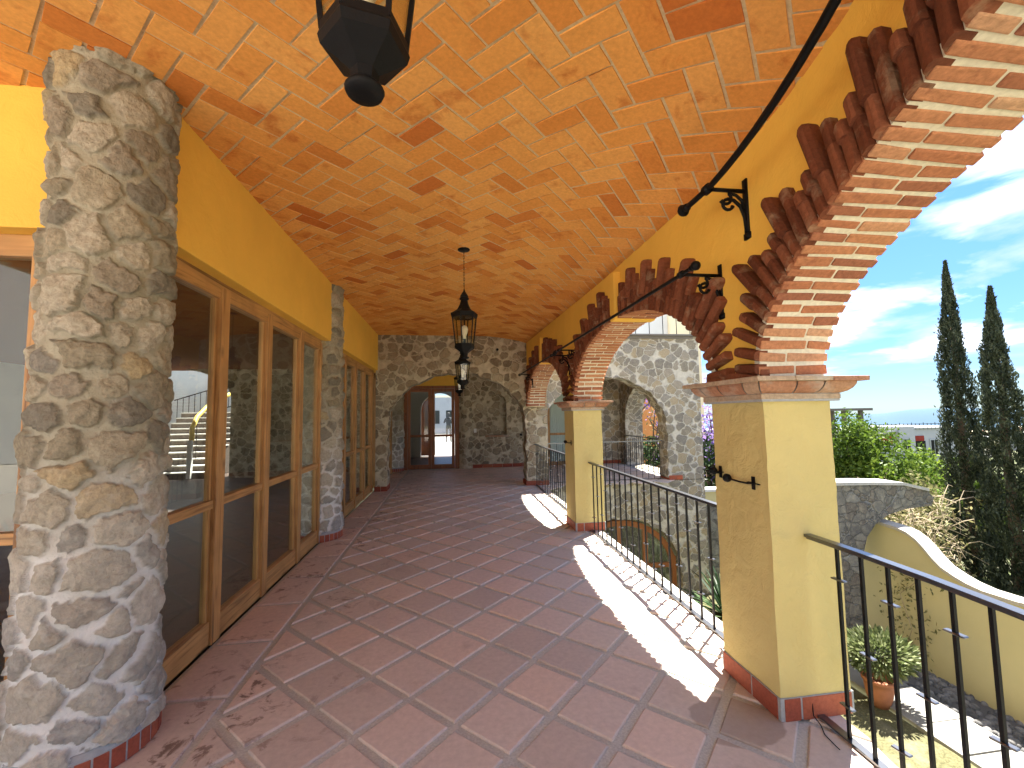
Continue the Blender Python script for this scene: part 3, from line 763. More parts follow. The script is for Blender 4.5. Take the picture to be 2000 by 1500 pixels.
# staircase
sc_ = empty('staircase', (-7.3, 13.2, 0), 'dark stone staircase with pale nosings rising away inside the hall', 'staircase')
TREAD = m_simple('stair_nosing', (.62, .60, .56), .6); RIS = m_simple('stair_riser', (.10, .075, .06), .7)
for k in range(11):
    z0 = k*.165; y0 = 12.7+k*.24; xo = -8.6
    mb = MB(); mb.box(xo, -6.55-.02*k+.0, y0, y0+.3, -.01, z0+.135); mb.build('riser', RIS, sc_)
    mb = MB(); mb.box(xo, -6.53-.02*k, y0-.03, y0+.3, z0+.135, z0+.165); mb.build('tread', TREAD, sc_)
sr = empty('stair_railing', (-6.5, 13.2, 0), 'yellow curved handrail with thin black bars beside the inner stairs', 'railing')
pts = [(-6.95, 12.70, 1.0), (-7.03, 12.85, 1.35), (-7.05, 13.1, 1.65), (-7.0, 13.5, 1.95), (-6.88, 13.95, 2.2), (-6.7, 14.4, 2.42)]
mb = MB(); mb.tube(pts, .06, 8); mb.build('handrail', m_simple('yellow_handrail', (.75, .55, .12), .5), sr, smooth=True)
mb = MB(); mb.box(-7.01, -6.90, 12.60, 12.695, 0, 1.02); mb.build('newel', WHITE, sr, bevel=.01)
for k in range(5):
    p = pts[k+1]; mb = MB(); mb.bar((p[0], p[1], .3+k*.2), (p[0], p[1], p[2]-.03), .014); mb.build('baluster', IRON, sr)
gr = empty('gallery_railing', (-7.2, 16.1, 2), 'sloping black railing against the bright stairwell wall', 'railing')
mb = MB(); mb.bar((-9.4, 16.1, 2.25), (-6.9, 16.1, 3.05), .03); mb.bar((-9.4, 16.1, 1.45), (-6.9, 16.1, 2.25), .03); mb.build('handrail', IRON, gr)
for k in range(14):
    x = -9.3+k*.18; z = 2.25+(x+9.4)*.32; mb = MB(); mb.bar((x, 16.1, z-.8), (x, 16.1, z), .014); mb.build('baluster', IRON, gr)

# ------------------------------------------------------------------ end arch wall, stone
EW = 9.42
ew = empty('stone_arch_wall', (.2, EW, 0), 'rubble stone wall with a wide low arch closing the far end of the veranda', 'wall')
c_, hw__, zs_, rs_ = .14, 1.5, 1.35, 1.15
def rough_arch(x0, x1, z1, c, hw, zs, rise, z0=0.0, seed=1):
    g = random.Random(seed); n = 46
    ph = [g.uniform(0, 6) for _ in range(4)]
    def jit(s): return .018*math.sin(s*9+ph[0])+.012*math.sin(s*23+ph[1])+.006*math.sin(s*51+ph[2])
    inner = []
    for k in range(14): z = z0+(zs-z0)*k/14; inner.append((c+hw+jit(z*1.3), z))
    for k in range(n+1):
        t_ = math.pi*k/n; j = jit(3+t_*1.4); inner.append((c+(hw+j)*math.cos(t_), zs+(rise+j)*math.sin(t_)))
    for k in range(14): z = zs-(zs-z0)*(k+1)/14; inner.append((c-hw-jit(7+z*1.3), z))
    return inner
def arch_wall_mesh(mb, x0, x1, z0, z1, inner, y0, y1):
    # strip mesh between inner outline and outer rectangle, both faces + reveal + top
    outer = []
    c = (inner[0][0]+inner[-1][0])/2
    for (x, z) in inner:
        if z <= inner[13][1] or z < z0+.01:
            outer.append((x1 if x > c else x0, z))
        else:
            dx, dz = x-c, z-inner[13][1]; s = 1e9
            if dx > 1e-6: s = min(s, (x1-c)/dx)
            if dx < -1e-6: s = min(s, (x0-c)/dx)
            if dz > 1e-6: s = min(s, (z1-inner[13][1])/dz)
            outer.append((c+dx*s, inner[13][1]+dz*s))
    n = len(inner); vs = []
    for y in (y0, y1):
        vs += [(p[0], y, p[1]) for p in inner]+[(p[0], y, p[1]) for p in outer]
    fs = []
    for i in range(n-1):
        fs += [(i, i+1, n+i+1, n+i), (2*n+i, 3*n+i, 3*n+i+1, 2*n+i+1), (i, 2*n+i, 2*n+i+1, i+1), (n+i, n+i+1, 3*n+i+1, 3*n+i)]
    mb.add(vs, fs)
    # corner fillers
    for sx, X in ((1, x1), (-1, x0)):
        s = inner[13][1]
        k = [i for i in range(n-1) if (abs(outer[i][0]-X) < 1e-6) != (abs(outer[i+1][0]-X) < 1e-6) and (outer[i][0]-c)*sx > 0]
        for i in k:
            a, b = outer[i], outer[i+1]
            for y in (y0, y1): mb.add([(a[0], y, a[1]), (b[0], y, b[1]), (X, y, z1)], [(0, 1, 2)])
mb = MB(); arch_wall_mesh(mb, -1.60, 2.13, 0, 3.38, rough_arch(0, 0, 0, c_, hw__, zs_, rs_, 0, 3), EW, EW+.42)
mb.build('wall', STONE_A, ew)
mb = MB()
for (x0, x1) in ((-1.61, -1.36), (1.63, 2.14)):
    n = 2
    for k in range(n): mb.box(x0-.012+(x1-x0+.02)*k/n+.004, x0-.012+(x1-x0+.02)*(k+1)/n-.004, EW-.015, EW+.435, 0, .10)
mb.build('skirting', SKIRT, ew, bevel=.003)
mb = MB(); mb.lathe([(.0, .0), (.03, .0), (.034, .006), (.0, .009)], (0, 0, 0), 14)
# small surface fittings on the stone
for (x, z, r_) in ((1.02, 3.02, .03), (1.52, 1.12, .028)):
    mb = MB(); mb.tube([(x, EW+.01, z), (x, EW-.03, z)], r_, 10); mb.build('wall_spotlight', IRON, ew)

# vestibule beyond the arch
vb = empty('vestibule_wall', (1, 13, 0), 'rubble stone back wall with an arched niche beyond the stone arch', 'wall')
mb = MB(); ya, yb = 12.95, 13.35
# wall with niche: ring of quads round niche opening (x 1.05..1.66, z .97..2.2)
inn = [(1.66, .97)]+[(1.355+.305*math.cos(t_), 1.93+.27*math.sin(t_)) for t_ in np.linspace(0, math.pi, 16)]+[(1.05, .97)]
outp = [(2.9, .0), (2.9, 1.93), (2.9, 2.3), (2.9, 3.3), (2.4, 3.3), (2.1, 3.3), (1.9, 3.3), (1.7, 3.3), (1.5, 3.3), (1.36, 3.3), (1.2, 3.3), (1.0, 3.3), (.9, 3.3), (.8, 3.3), (.7, 3.3), (.6, 3.3), (.42, 2.3), (.42, .0)]
n = len(inn)
mb.add([(p[0], ya, p[1]) for p in inn]+[(p[0], ya, p[1]) for p in outp], [(i, (i+1) % n, n+(i+1) % n, n+i) for i in range(n)])
mb.add([(p[0], ya, p[1]) for p in inn]+[(p[0], ya+.25, p[1]) for p in inn], [(i, n+i, n+(i+1) % n, (i+1) % n) for i in range(n)]+[tuple(range(n, 2*n))])
mb.box(.42, 2.9, ya+.3, yb, 0, 3.3); mb.box(.42, .6, ya+.0005, ya+.3, 2.3, 3.3)
# rounded corner beside the door
mb.lathe([(.22, 0), (.22, 3.3)], (.42, 13.05, 0), 24)
mb.build('wall', STONE_A, vb)
mb = MB(); mb.box(1.0, 1.72, ya-.05, ya+.1, .91, .965); mb.build('niche_sill', CAPB, vb, bevel=.006)
mb = MB()
for k in range(7): mb.box(.62+k*.3, .91+k*.3, ya-.015, ya+.01, 0, .1)
for k in range(7):
    a = math.pi+ k*.24+.1
mb.build('skirting', SKIRT, vb, bevel=.002)
mb = MB(); mb.box(.66, .74, ya-.012, ya+.002, 1.05, 1.17); mb.build('light_switch', m_simple('switch_plastic', (.75,.75,.72), .4), vb, bevel=.004)
stone_column(-1.62, 12.86, .22, 3.3, 'far stone column beside the double door at the end', 21, .02, .2)
# left wall of vestibule above screens, yellow lintel above the door
ld = empty('door_lintel_wall', (-.6, 13, 2.4), 'deep yellow plastered wall above the double door', 'wall')
mb = MB(); mb.box(-1.75, .40, 12.96, 13.3, 2.47, 3.3); mb.build('plaster', YEL, ld)
mb = MB(); mb.box(-1.95, -1.6, 9.85, 12.96, 2.56, 3.3); mb.build('side_plaster', YEL, ld)
mb = MB(); mb.box(-1.72, 5.7, 9.8, 13.4, 3.12, 3.3); tagp(mb.build('vestibule_ceiling', CEILB), kind='structure')
# double door
dd = empty('double_door', (-.6, 12.98, 0), 'glazed timber double door at the far end of the veranda', 'door')
yD = 12.98
mb = MB(); mb.box(-1.40, -1.29, yD-.05, yD+.05, 0, 2.47); mb.box(.09, .22, yD-.05, yD+.05, 0, 2.47); mb.box(-1.288, .088, yD-.05, yD+.05, 2.39, 2.47); mb.build('frame', WOODD, dd, bevel=.006)
for (a, b) in ((-1.285, -.602), (-.598, .085)):
    mb = MB(); d = .025
    mb.box(a, a+.085, yD-d, yD+d, .01, 2.385); mb.box(b-.085, b, yD-d, yD+d, .01, 2.385)
    for z0, z1 in ((.01, .14), (.95, 1.02), (2.29, 2.385)): mb.box(a+.083, b-.083, yD-d+.002, yD+d-.002, z0, z1)
    lf = mb.build('leaf', WOODD, dd, bevel=.004)
    mb = MB(); mb.box(a+.08, b-.08, yD-.003, yD+.003, .13, .955); mb.box(a+.08, b-.08, yD-.003, yD+.003, 1.015, 2.295); mb.build('pane', m_glass('door_glass', (.93,.95,.95), 1.35), lf)
# room and courtyard beyond the door
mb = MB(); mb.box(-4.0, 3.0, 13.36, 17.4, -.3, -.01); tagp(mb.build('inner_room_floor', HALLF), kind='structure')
mb = MB(); mb.box(-4.0, 3.0, 13.4, 17.8, 3.0, 3.2); tagp(mb.build('inner_room_ceiling', WHITE), kind='structure')
iw = empty('inner_room_wall', (-.5, 17, 0), 'white plastered wall with an arched passage beyond the double door', 'wall')
mb = MB(); mb.prism(arch_poly(-4, 3, 3.0, -.47, .72, 1.75, .72), 'y', 17.0, 17.3); mb.box(-4.2, -4, 13.4, 17.4, 0, 3); mb.box(3, 3.2, 13.4, 17.4, 0, 3); mb.build('plaster', WHITE, iw)
od = empty('open_inner_door', (-.9, 17.5, 0), 'dark wooden door standing in the white arched passage', 'door')
mb = MB(); mb.box(-1.25, -.66, 17.5, 17.55, 0, 2.5)
for z0, z1 in ((.2, 1.0), (1.15, 2.2)): mb.box(-1.15, -.76, 17.485, 17.5, z0, z1)
mb.build('leaf', WOODD, od, bevel=.004)
tagp((lambda m: (m.box(-8, 2.0, 17.45, 44, -.3, -.02), m.build('courtyard_paving', m_simple('courtyard_paving', (.22, .21, .19), .8)))[1])(MB()), kind='structure')
cw = empty('courtyard_house', (0, 40, 0), 'white house across the courtyard, seen through the double door glass', 'house')
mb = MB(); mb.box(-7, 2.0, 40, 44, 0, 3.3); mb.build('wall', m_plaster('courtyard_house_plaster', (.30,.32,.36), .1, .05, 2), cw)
mb = MB(); mb.box(-6.9, 1.9, 40.2, 44, 3.3, 3.5); mb.build('parapet', CREAM, cw)
for x in (-1.6, -.5, .6): mb = MB(); mb.box(x, x+.5, 39.96, 40.01, .9, 2.1); mb.build('window', IRON, cw)

# ------------------------------------------------------------------ iron railings
def railing(name, P, n, hts, label, z0=0.0, hh=.9, group='black iron railings', cs=.028, bw=.013, start=.06, hw_=.042):
    """P: function s in 0..1 -> (x, y)"""
    a = P(0); t = empty(name, (a[0], a[1], z0), label, 'railing', group)
    K = 10
    mb = MB()
    for k in range(K):
        p, q = P(k/K), P((k+1)/K); mb.bar((p[0], p[1], z0+hh), (q[0], q[1], z0+hh), hw_, .014)
        mb.bar((p[0], p[1], z0+hh-.012), (q[0], q[1], z0+hh-.012), .016, .012)
    mb.build('handrail', IRONR, t)
    mb = MB()
    for k in range(K):
        p, q = P(k/K), P((k+1)/K); mb.bar((p[0], p[1], z0+.012), (q[0], q[1], z0+.012), .038, .010)
    mb.build('bottom_rail', IRONR, t)
    bal = None; colr = {}
    d0 = Vector((P(.5)[0]-P(.49)[0], P(.5)[1]-P(.49)[1], 0)).normalized(); ang = math.atan2(d0.y, d0.x)
    L_ = math.dist(P(0), P(1))
    for i in range(n):
        s = (start+(L_-2*start)*i/(n-1))/L_; p = P(s)
        if bal is None:
            mb = MB(); b = bw/2; mb.box(p[0]-b, p[0]+b, p[1]-b, p[1]+b, z0+.016, z0+hh-.015); bal = mb.build('baluster', IRONB, t); bal0 = bal
            # re-centre
            c = Vector((p[0], p[1], z0))-ORG[t.name]
            for v in bal.data.vertices: v.co -= c
            bal.location = c; ob = bal
        else:
            ob = bal.copy(); COL.objects.link(ob); ob.parent = t; ob.location = Vector((p[0], p[1], z0))-ORG[t.name]
        for h in hts[i % len(hts)]:
            if not colr:
                m2 = MB(); m2.hexa([(-cs, -.010, -.004), (-cs*.4, -.017, -.004), (cs, .006, -.004), (-cs*.0, .018, -.004)]+[(-cs, -.010, .004), (-cs*.4, -.017, .004), (cs, .006, .004), (-cs*.0, .018, .004)])
                m3 = MB(); m3.box(-cs, cs, -.013, .013, -.004, .004); co = m3.build('collar', IRONR, None, bevel=.003, seg=1); co.parent = ob; colr['m'] = co.data
                co.location = (0, 0, h); co.rotation_euler.z = ang+.35
            else:
                co = bpy.data.objects.new('collar', colr['m']); COL.objects.link(co); co.parent = ob; co.location = (0, 0, h); co.rotation_euler.z = ang+.35+random.uniform(-.12, .12)
    return t
HT = [(.735, .155), (.45,), (.73, .145), (.43,)]
railing('iron_railing', lambda s: (rail_x(2.05-3.0*s), 2.05-3.0*s), 22, HT, 'black iron railing in the nearest arch, cut by the right edge of the picture', start=.175, cs=.034)
HT2 = [(.72, .20), (.50,), (.30, .80), (.62, .12)]
railing('iron_railing', lambda s: (1.84, 5.62-3.12*s), 20, HT2, 'black iron railing across the middle arch', start=.12)
railing('iron_railing', lambda s: (1.84, 9.42-3.32*s), 22, HT2, 'black iron railing across the farthest arch, beside the stone pier', start=.1)
# loose wire at the foot of the nearest railing
mb = MB(); mb.tube([(1.80, 2.045, .10), (1.79, 2.03, .02), (1.79, 1.99, .006), (1.755, 1.93, .006), (1.745, 1.87, .006), (1.74, 1.835, .008)], .0025, 6)
tagp(mb.build('loose_wire', IRON, smooth=True), 'thin dark wire lying at the foot of the nearest pillar and railing', 'wire')

# ------------------------------------------------------------------ curtain rods
def curtain_rod(path, z, r, brackets, fins, label, bh=.30):
    P0 = path[0]; t = empty('curtain_rod', (P0[0], P0[1], z), label, 'curtain rod', 'black iron curtain rods')
    mb = MB(); mb.tube([(p[0], p[1], z) for p in path], r, 10); mb.build('rod', IRON, t, smooth=True)
    for f in fins:
        a, b = Vector((*path[f[0]], z)), Vector((*path[f[1]], z)); d = (a-b).normalized()
        mb = MB(); pr = [(-.03, r*1.05), (-.012, r*1.5), (0, r*1.5), (.004, r*1.1), (.014, r*1.9), (.03, r*2.3), (.045, r*1.9), (.055, r*.9)]
        mb.tube([a+d*q[0] for q in pr], [q[1] for q in pr], 12); mb.build('finial', IRON, t, smooth=True)
    for (bx, by, rx, ry) in brackets:     # wall point, rod point
        mb = MB(); wp = Vector((bx, by, z)); rp = Vector((rx, ry, z)); o = rp-wp; Lh = o.length; u = o.normalized(); v = Vector((0,0,1))
        def W(a, h): return wp+u*a+v*h
        mb.bar(W(.006, .07), W(.006, -.26), .034, .012, upv=(u.x, u.y, 0))
        mb.bar(W(.006, -.24), W(.006, -.275), .05, .014, upv=(u.x, u.y, 0))
        mb.bar(W(.01, .0), W(Lh, 0), .016, .016)
        mb.tube([rp-v*.0+u*.0+Vector((0, -.02, 0)), rp+Vector((0, .02, 0))], r*1.7, 10)
        def arc_(c0, c1, a0, a1, rad, n=10): return [W(c0+rad*math.cos(a0+(a1-a0)*k/n), c1+rad*math.sin(a0+(a1-a0)*k/n)) for k in range(n+1)]
        # big sweep from the foot of the plate to a scroll, and a second smaller one
        sw = [W(.012, -.22), W(.018, -.15), W(.04, -.09), W(.08, -.055), W(.115, -.05)]
        sc1 = sw+arc_(.118, -.082, math.pi/2-.1, -math.pi*.9, .03)[1:]
        mb.tube(sc1, [.010]*5+[.009]*(len(sc1)-6)+[.012], 7)
        sw = [W(.014, -.115), W(.03, -.055), W(.065, -.025), W(.11, -.012)]
        sc2 = sw+arc_(.13, -.045, math.pi/2+.3, math.pi*1.75+.3, .034)[1:]
        mb.tube(sc2, [.009]*4+[.009]*(len(sc2)-5)+[.012], 7)
        mb.build('bracket', IRON, t, smooth=True)
    return t
ys_ = np.concatenate([[2.33], np.linspace(2.25, -1.1, 22)])
path = [(min(1.415, xin(y)-.235), y) for y in ys_]
curtain_rod(path, 2.785, .0165, [(xin(2.11), 2.11, 1.415, 2.11), (xin(-1), -1.0, xin(-1)-.235, -1.0)], [(0, 1)], 'highest curved black curtain rod above the nearest arch')
curtain_rod([(1.41, 2.28)]+[(1.41, y) for y in np.linspace(2.34, 5.62, 8)], 2.40, .0125, [(1.68, 2.41, 1.41, 2.41), (1.68, 5.46, 1.41, 5.46)], [(0, 1), (-1, -2)], 'straight black curtain rod above the middle arch')
curtain_rod([(1.41, 5.72)]+[(1.41, y) for y in np.linspace(5.8, 8.75, 8)], 2.39, .0125, [(1.68, 5.9, 1.41, 5.9), (1.68, 8.7, 1.41, 8.7)], [(0, 1), (-1, -2)], 'farthest black curtain rod, ending near the stone arch wall')

# curtain holdbacks
def holdback(y, z, dy, label, xw=1.63, ln=.10):
    t = empty('curtain_holdback', (xw, y, z), label, 'holdback', 'iron curtain holdbacks')
    mb = MB(); mb.box(xw-.008, xw+.0, y-.011, y+.011, z-.035, z+.035); mb.bar((xw-.012, y+dy*.035, z+.002), (xw-.004, y-dy*.05, z-.002), .016, .005); mb.build('wall_plate', IRON, t, bevel=.002)
    mb = MB(); mb.tube([(xw-.005, y, z), (xw-.03, y+dy*.012, z-.002), (xw-.05, y+dy*.05, z+.002), (xw-.052, y+dy*(ln-.02), z+.006)], .0055, 8)
    mb.build('hook', IRON, t, smooth=True)
    mb = MB(); c = Vector((xw-.052, y+dy*ln, z+.008)); mb.tube([c+Vector((0, -dy*.022, 0)), c+Vector((0, -dy*.018, 0)), c+Vector((0, -dy*.006, 0)), c+Vector((0, dy*.008, 0)), c+Vector((0, dy*.018, 0)), c+Vector((0, dy*.022, 0))], [.008, .018, .024, .024, .016, .006], 12)
    mb.build('knob', IRON, t, smooth=True)
holdback(2.155, 1.16, 1, 'black iron holdback with its plate near the front edge of the nearest pillar', ln=.155)
holdback(2.44, 1.185, -1, 'spiked black iron holdback at the back edge of the nearest pillar', ln=-.0)
mb = MB(); mb.tube([(1.575, 2.455, 1.185), (1.575, 2.50, 1.186), (1.58, 2.56, 1.188)], [.010, .006, .001], 8)
mb.build('spike', IRON, bpy.data.objects['curtain_holdback.001'], smooth=True)
holdback(5.75, 1.16, 1, 'small black iron holdback on the second yellow pillar', ln=.12)

# ------------------------------------------------------------------ hanging lanterns
def lantern(x, y, zr, zc, label, proto=None, rot=.2):
    """zr: height of the lower hexagonal rim; roof rim zr+.31"""
    if proto is not None:
        t = empty('hanging_lantern', (x, y, zr), label, 'lantern', 'black iron lanterns hanging in a row')
        for ch in proto.children:
            if ch.name.startswith(('canopy', 'chain')): continue
            dup(ch, t)
    else:
        t = empty('hanging_lantern', (x, y, zr), label, 'lantern', 'black iron lanterns hanging in a row')
        n = 6; rb, rtp, hg = .097, .130, .31
        def cn(r, z, k): a = 2*math.pi*k/n+rot; return Vector((x+r*math.cos(a), y+r*math.sin(a), zr+z))
        mb = MB()
        for k in range(n):
            mb.bar(cn(rb, 0, k), cn(rtp, hg, k), .012); mb.bar(cn(rb, .005, k), cn(rb, .005, k+1), .014, .022); mb.bar(cn(rtp, hg, k), cn(rtp, hg, k+1), .018, .026)
        mb.build('frame', IRON, t)
        mb = MB(); mb.lathe([(rtp+.012, hg), (rtp+.018, hg+.03), (rtp-.01, hg+.045), (.075, hg+.075), (.048, hg+.13), (.036, hg+.175)], (x, y, zr), 6, rot=rot)
        mb.lathe([(.034, hg+.172), (.050, hg+.185), (.050, hg+.198), (.040, hg+.208), (.044, hg+.22), (.012, hg+.27), (.004, hg+.30)], (x, y, zr), 16)
        mb.build('roof', IRON, t)
        for k in range(n):
            a, b, c, d = cn(rb-.002, 0, k), cn(rb-.002, 0, k+1), cn(rtp-.002, hg, k+1), cn(rtp-.002, hg, k)
            mb = MB(); inw = (Vector((x, y, a.z))-(a+b)/2).normalized()*.003
            mb.hexa([a, b, b+inw, a+inw, d, c, c+inw, d+inw]); mb.build('glass_pane', LGLASS, t)
        mb = MB(); mb.lathe([(.085, .0), (rb+.006, .0), (rb+.010, -.012), (rb+.004, -.034), (.060, -.062), (.034, -.082), (.029, -.118)], (x, y, zr), 6, rot=rot); mb.build('base', IRON, t)
        mb = MB(); mb.lathe([(.026, -.114), (.042, -.118), (.047, -.126), (.043, -.136), (.020, -.142), (.006, -.144)], (x, y, zr), 20); mb.build('bottom_knob', IRON, t, smooth=True)
        mb = MB(); mb.lathe([(.016, .07), (.018, .10), (.034, .14), (.040, .17), (.030, .20), (.010, .215)], (x, y, zr), 14); mb.build('bulb', BULB, t, smooth=True)
        mb = MB(); mb.tube([(x, y, zr-.02), (x, y, zr+.08)], .014, 10); mb.tube([(x, y, zr+.21), (x, y, zr+.34)], .008, 8); mb.build('lamp_holder', IRON, t)
    mb = MB(); mb.lathe([(.062, -.012), (.066, -.004), (.058, .004), (.01, .01)], (x, y, zc), 24); mb.build('canopy', IRON, t, smooth=True)
    mb = MB(); z = zc-.012; k = 0
    while z > zr+.62:
        c = Vector((x+.001*math.sin(k*2.), y, z-.016)); a = k % 2
        pts = [c+Vector((.007*math.cos(q)*(1-a), .007*math.cos(q)*a, .019*math.sin(q))) for q in np.linspace(0, 2*math.pi, 11)]
        mb.tube(pts, .0022, 5, cap=False); z -= .030; k += 1
    mb.bar((x, y, z+.004), (x, y, zr+.60), .005)
    mb.build('chain', IRON, t)
    return t
l1 = lantern(.14, 4.475, 2.29, ceil_z(.14, 4.5), 'black iron lantern with clear glass, hanging whole in the middle of the veranda')
lantern(-.203, 1.015, 2.465, ceil_z(0, 1), 'nearest lantern, cut off by the top of the picture, seen from below', l1)
lantern(.198, 7.6, 2.17, ceil_z(.2, 7.6), 'third lantern from the front, just below the big middle one in the picture', l1)
lantern(.205, 11.3, 2.22, 3.12, 'farthest and smallest lantern, hanging beyond the stone arch', l1)

# ------------------------------------------------------------------ stone wing across the garden court
WY = 9.42
wg = empty('stone_wing', (4, WY, 0), 'sunlit rubble stone wing with an arched balcony, seen through the middle arch', 'building')
mb = MB(); inn = rough_arch(0, 0, 0, 3.52, 1.46, 1.2, 1.2, 0, 9)
arch_wall_mesh(mb, 2.132, 5.86, 0, 3.36, [(max(p[0], 2.134), p[1]) for p in inn], WY, WY+.42)
# lower storey with an arched opening
inn2 = rough_arch(0, 0, 0, 3.78, 1.42, -2.05, 1.22, -2.75, 12)
arch_wall_mesh(mb, 2.0, 5.86, -2.75, -.16, inn2, WY-.004, WY+.42)
mb.box(2.0, 5.86, WY-.004, WY+.42, -.16, -.012)
mb.box(5.30, 5.86, WY+.4205, 9.86, -2.75, 3.36); mb.box(5.30, 5.86, 12.6, 13.6, -2.75, 3.36)
mb.build('front_wall', STONE_B, wg)
mb = MB(); mb.prism([(9.86, 3.36), (12.6, 3.36), (12.6, 1.35)]+[(11.23+1.3699*math.cos(t_), 1.35+1.05*math.sin(t_)) for t_ in np.linspace(0, math.pi, 20)]+[(9.86, 1.35)], 'x', 5.302, 5.858)
mb.box(5.302, 5.858, 9.86, 12.6, -2.75, -.012)
mb.build('side_wall', STONE_B, wg)
mb = MB(); mb.box(2.915, 5.30, 13.0, 13.35, -.1, 3.3); mb.build('balcony_back_wall', STONE_B, wg)
mb = MB()
for k in range(8): mb.box(3.6+k*.21, 3.8+k*.21, 12.98, 13.01, 0, .1)
for k in range(2): mb.box(4.98+k*.17, 5.14+k*.17, WY-.012, WY+.43, 0, .1)
mb.build('skirting', SKIRT, wg)
mb = MB(); mb.box(2.0, 5.29, WY+.43, 13.0, -.3, -.014); mb.build('balcony_floor', JOINT, wg)
mb = MB(); mb.box(1.9, 6.08, WY-.10, 13.6, 3.362, 3.40); mb.box(1.9, 5.72, WY-.03, 13.7, 3.30, 3.36); mb.build('roof_edge', m_simple('dark_coping', (.16,.15,.14), .8), wg)
# curtained window in the balcony back wall
wf = MB(); wf.box(2.93, 3.0, 12.93, 12.99, 0, 2.25); wf.box(3.50, 3.57, 12.93, 12.99, 0, 2.25); wf.box(3.0, 3.5, 12.935, 12.985, .92, .99); wf.box(3.0, 3.5, 12.935, 12.985, 2.18, 2.25); wf.box(3.0, 3.5, 12.935, 12.985, 0, .12)
cw_ = wf.build('curtained_window', WOODV, wg)
mb = MB(); n = 30; v = []
for k in range(n+1):
    x = 3.0+.5*k/n; yv = 12.975+.008*math.sin(k*1.7)
    v += [(x, yv, .1), (x, yv, 2.2)]
mb.add(v, [(2*k, 2*k+2, 2*k+3, 2*k+1) for k in range(n)]); mb.build('curtain', m_simple('net_curtain', (.45,.55,.52), .8, nscale=160, var=.35), cw_)
# lower arched timber window
lwin = MB(); c, hw, zs, rs = 3.78, 1.36, -2.05, 1.16; Y0 = WY+.12
for k in range(24):
    a, b = math.pi*k/24, math.pi*(k+1)/24
    P = [(c+(hw-d)*math.cos(q), zs+(rs-d)*math.sin(q)) for q, d in ((a, 0), (b, 0), (b, .12), (a, .12))]
    lwin.hexa([(p[0], Y0, p[1]) for p in P]+[(p[0], Y0+.1, p[1]) for p in P], .5)
for x in (-1.3, -.62, .0, .62, 1.3): 
    h = zs+rs*math.sqrt(1-(x/hw)**2)-.06; lwin.box(c+x-.05, c+x+.05, Y0+.005, Y0+.09, -2.7, h)
lwin.box(c-1.3, c+1.3, Y0+.01, Y0+.085, -2.0, -1.9)
lo = lwin.build('arched_window', m_wood('orange_wood', 'z', (.30,.115,.04), (.18,.06,.022)), wg)
mb = MB(); mb.prism([(c+(hw-.02)*math.cos(q), zs+(rs-.02)*math.sin(q)) for q in np.linspace(0, math.pi, 24)]+[(c-hw+.02, -2.7), (c+hw-.02, -2.7)], 'y', Y0+.045, Y0+.05); mb.build('pane', GLASS, lo)
mb = MB(); mb.box(2.1, 5.3, WY+.6, WY+4, -2.75, -2.7); mb.box(2.1, 5.3, WY+3.9, WY+4.2, -2.75, -.3); mb.build('lower_room', m_simple('lower_room_plaster', (.35,.33,.28), .9), wg)
railing('iron_railing', lambda s: (5.22, 12.6-2.7*s), 19, HT2, 'black iron railing in the arched side opening of the stone wing balcony', start=.08)
railing('iron_railing', lambda s: (4.95-2.8*s, WY+.2), 19, HT2, 'thin black iron railing along the front of the stone wing balcony', start=.08, cs=.02, bw=.009, hw_=.025)
railing('iron_railing', lambda s: (2.2+3.55*s, WY+.05), 11, [()], 'dark railing on the roof edge of the stone wing', z0=3.40, hh=.85, start=.05)
# walls under the veranda
uv = MB(); uv.prism([(xout(y)-.10, y) for y in np.linspace(-5, 9.41, 30)]+[(-2, 9.41), (-2, -5)], 'z', -2.75, -.352)
tagp(uv.build('veranda_base_wall', YPIL), 'yellow plastered base wall under the veranda edge', 'wall')

# ------------------------------------------------------------------ garden
GZ = -2.6
GRASS = m_tone('dry_grass', [(0, (.08,.08,.035)), (.5, (.125,.12,.06)), (1, (.18,.165,.095))], .95, (40, .3), ((.25,.22,.15), .5, .7, .6), .8, .1, 1.6)
mb = MB(); nn = 50
v = []; X = np.linspace(1.5, 5.96, nn); Y = np.linspace(-4, 9.6, 2*nn)
for y in Y:
    for x in X: v.append((x, y, GZ+.02*math.sin(x*3+y*2)+random.uniform(-.01, .01)))
mb.add(v, [(j*nn+i, j*nn+i+1, (j+1)*nn+i+1, (j+1)*nn+i) for j in range(2*nn-1) for i in range(nn-1)])
lawn = mb.build('lawn', GRASS); tagp(lawn, kind='structure')
mb = MB(); pth = m_simple('path_stone', (.24,.235,.215), .85, 0, .2, 5, .25, .4)
y = -4
while y < 8:
    l = random.uniform(.5, .9); a = random.uniform(0, .06); mb.box(5.95+a, 6.74-random.uniform(0, .03), y, y+l-.02, GZ-.1, GZ+.045+random.uniform(0, .012)); y += l
tagp(mb.build('garden_path', pth, bevel=.012), kind='structure')
mb = MB()
x = 6.76
COB = m_tone('cobbles', [(0, (.10,.10,.10)), (1, (.26,.25,.24))], .9, (40, .2), None, .6, .2)
for i in range(900):
    cx, cy = random.uniform(6.78, 7.42), random.uniform(-1.5, 7.2); r = random.uniform(.03, .065)
    mb.lathe([(r*1.05, -.03), (r, .01), (r*.75, .03), (r*.3, .04)], (cx, cy, GZ), 6, rot=random.random())
cb = mb.build('cobble_strip', COB, smooth=True); tagp(cb, kind='structure')
mb = MB(); mb.box(6.74, 7.5, -4, 8, GZ-.1, GZ); mb.build('strip_bed', m_simple('strip_soil', (.10,.095,.09), .95), cb)
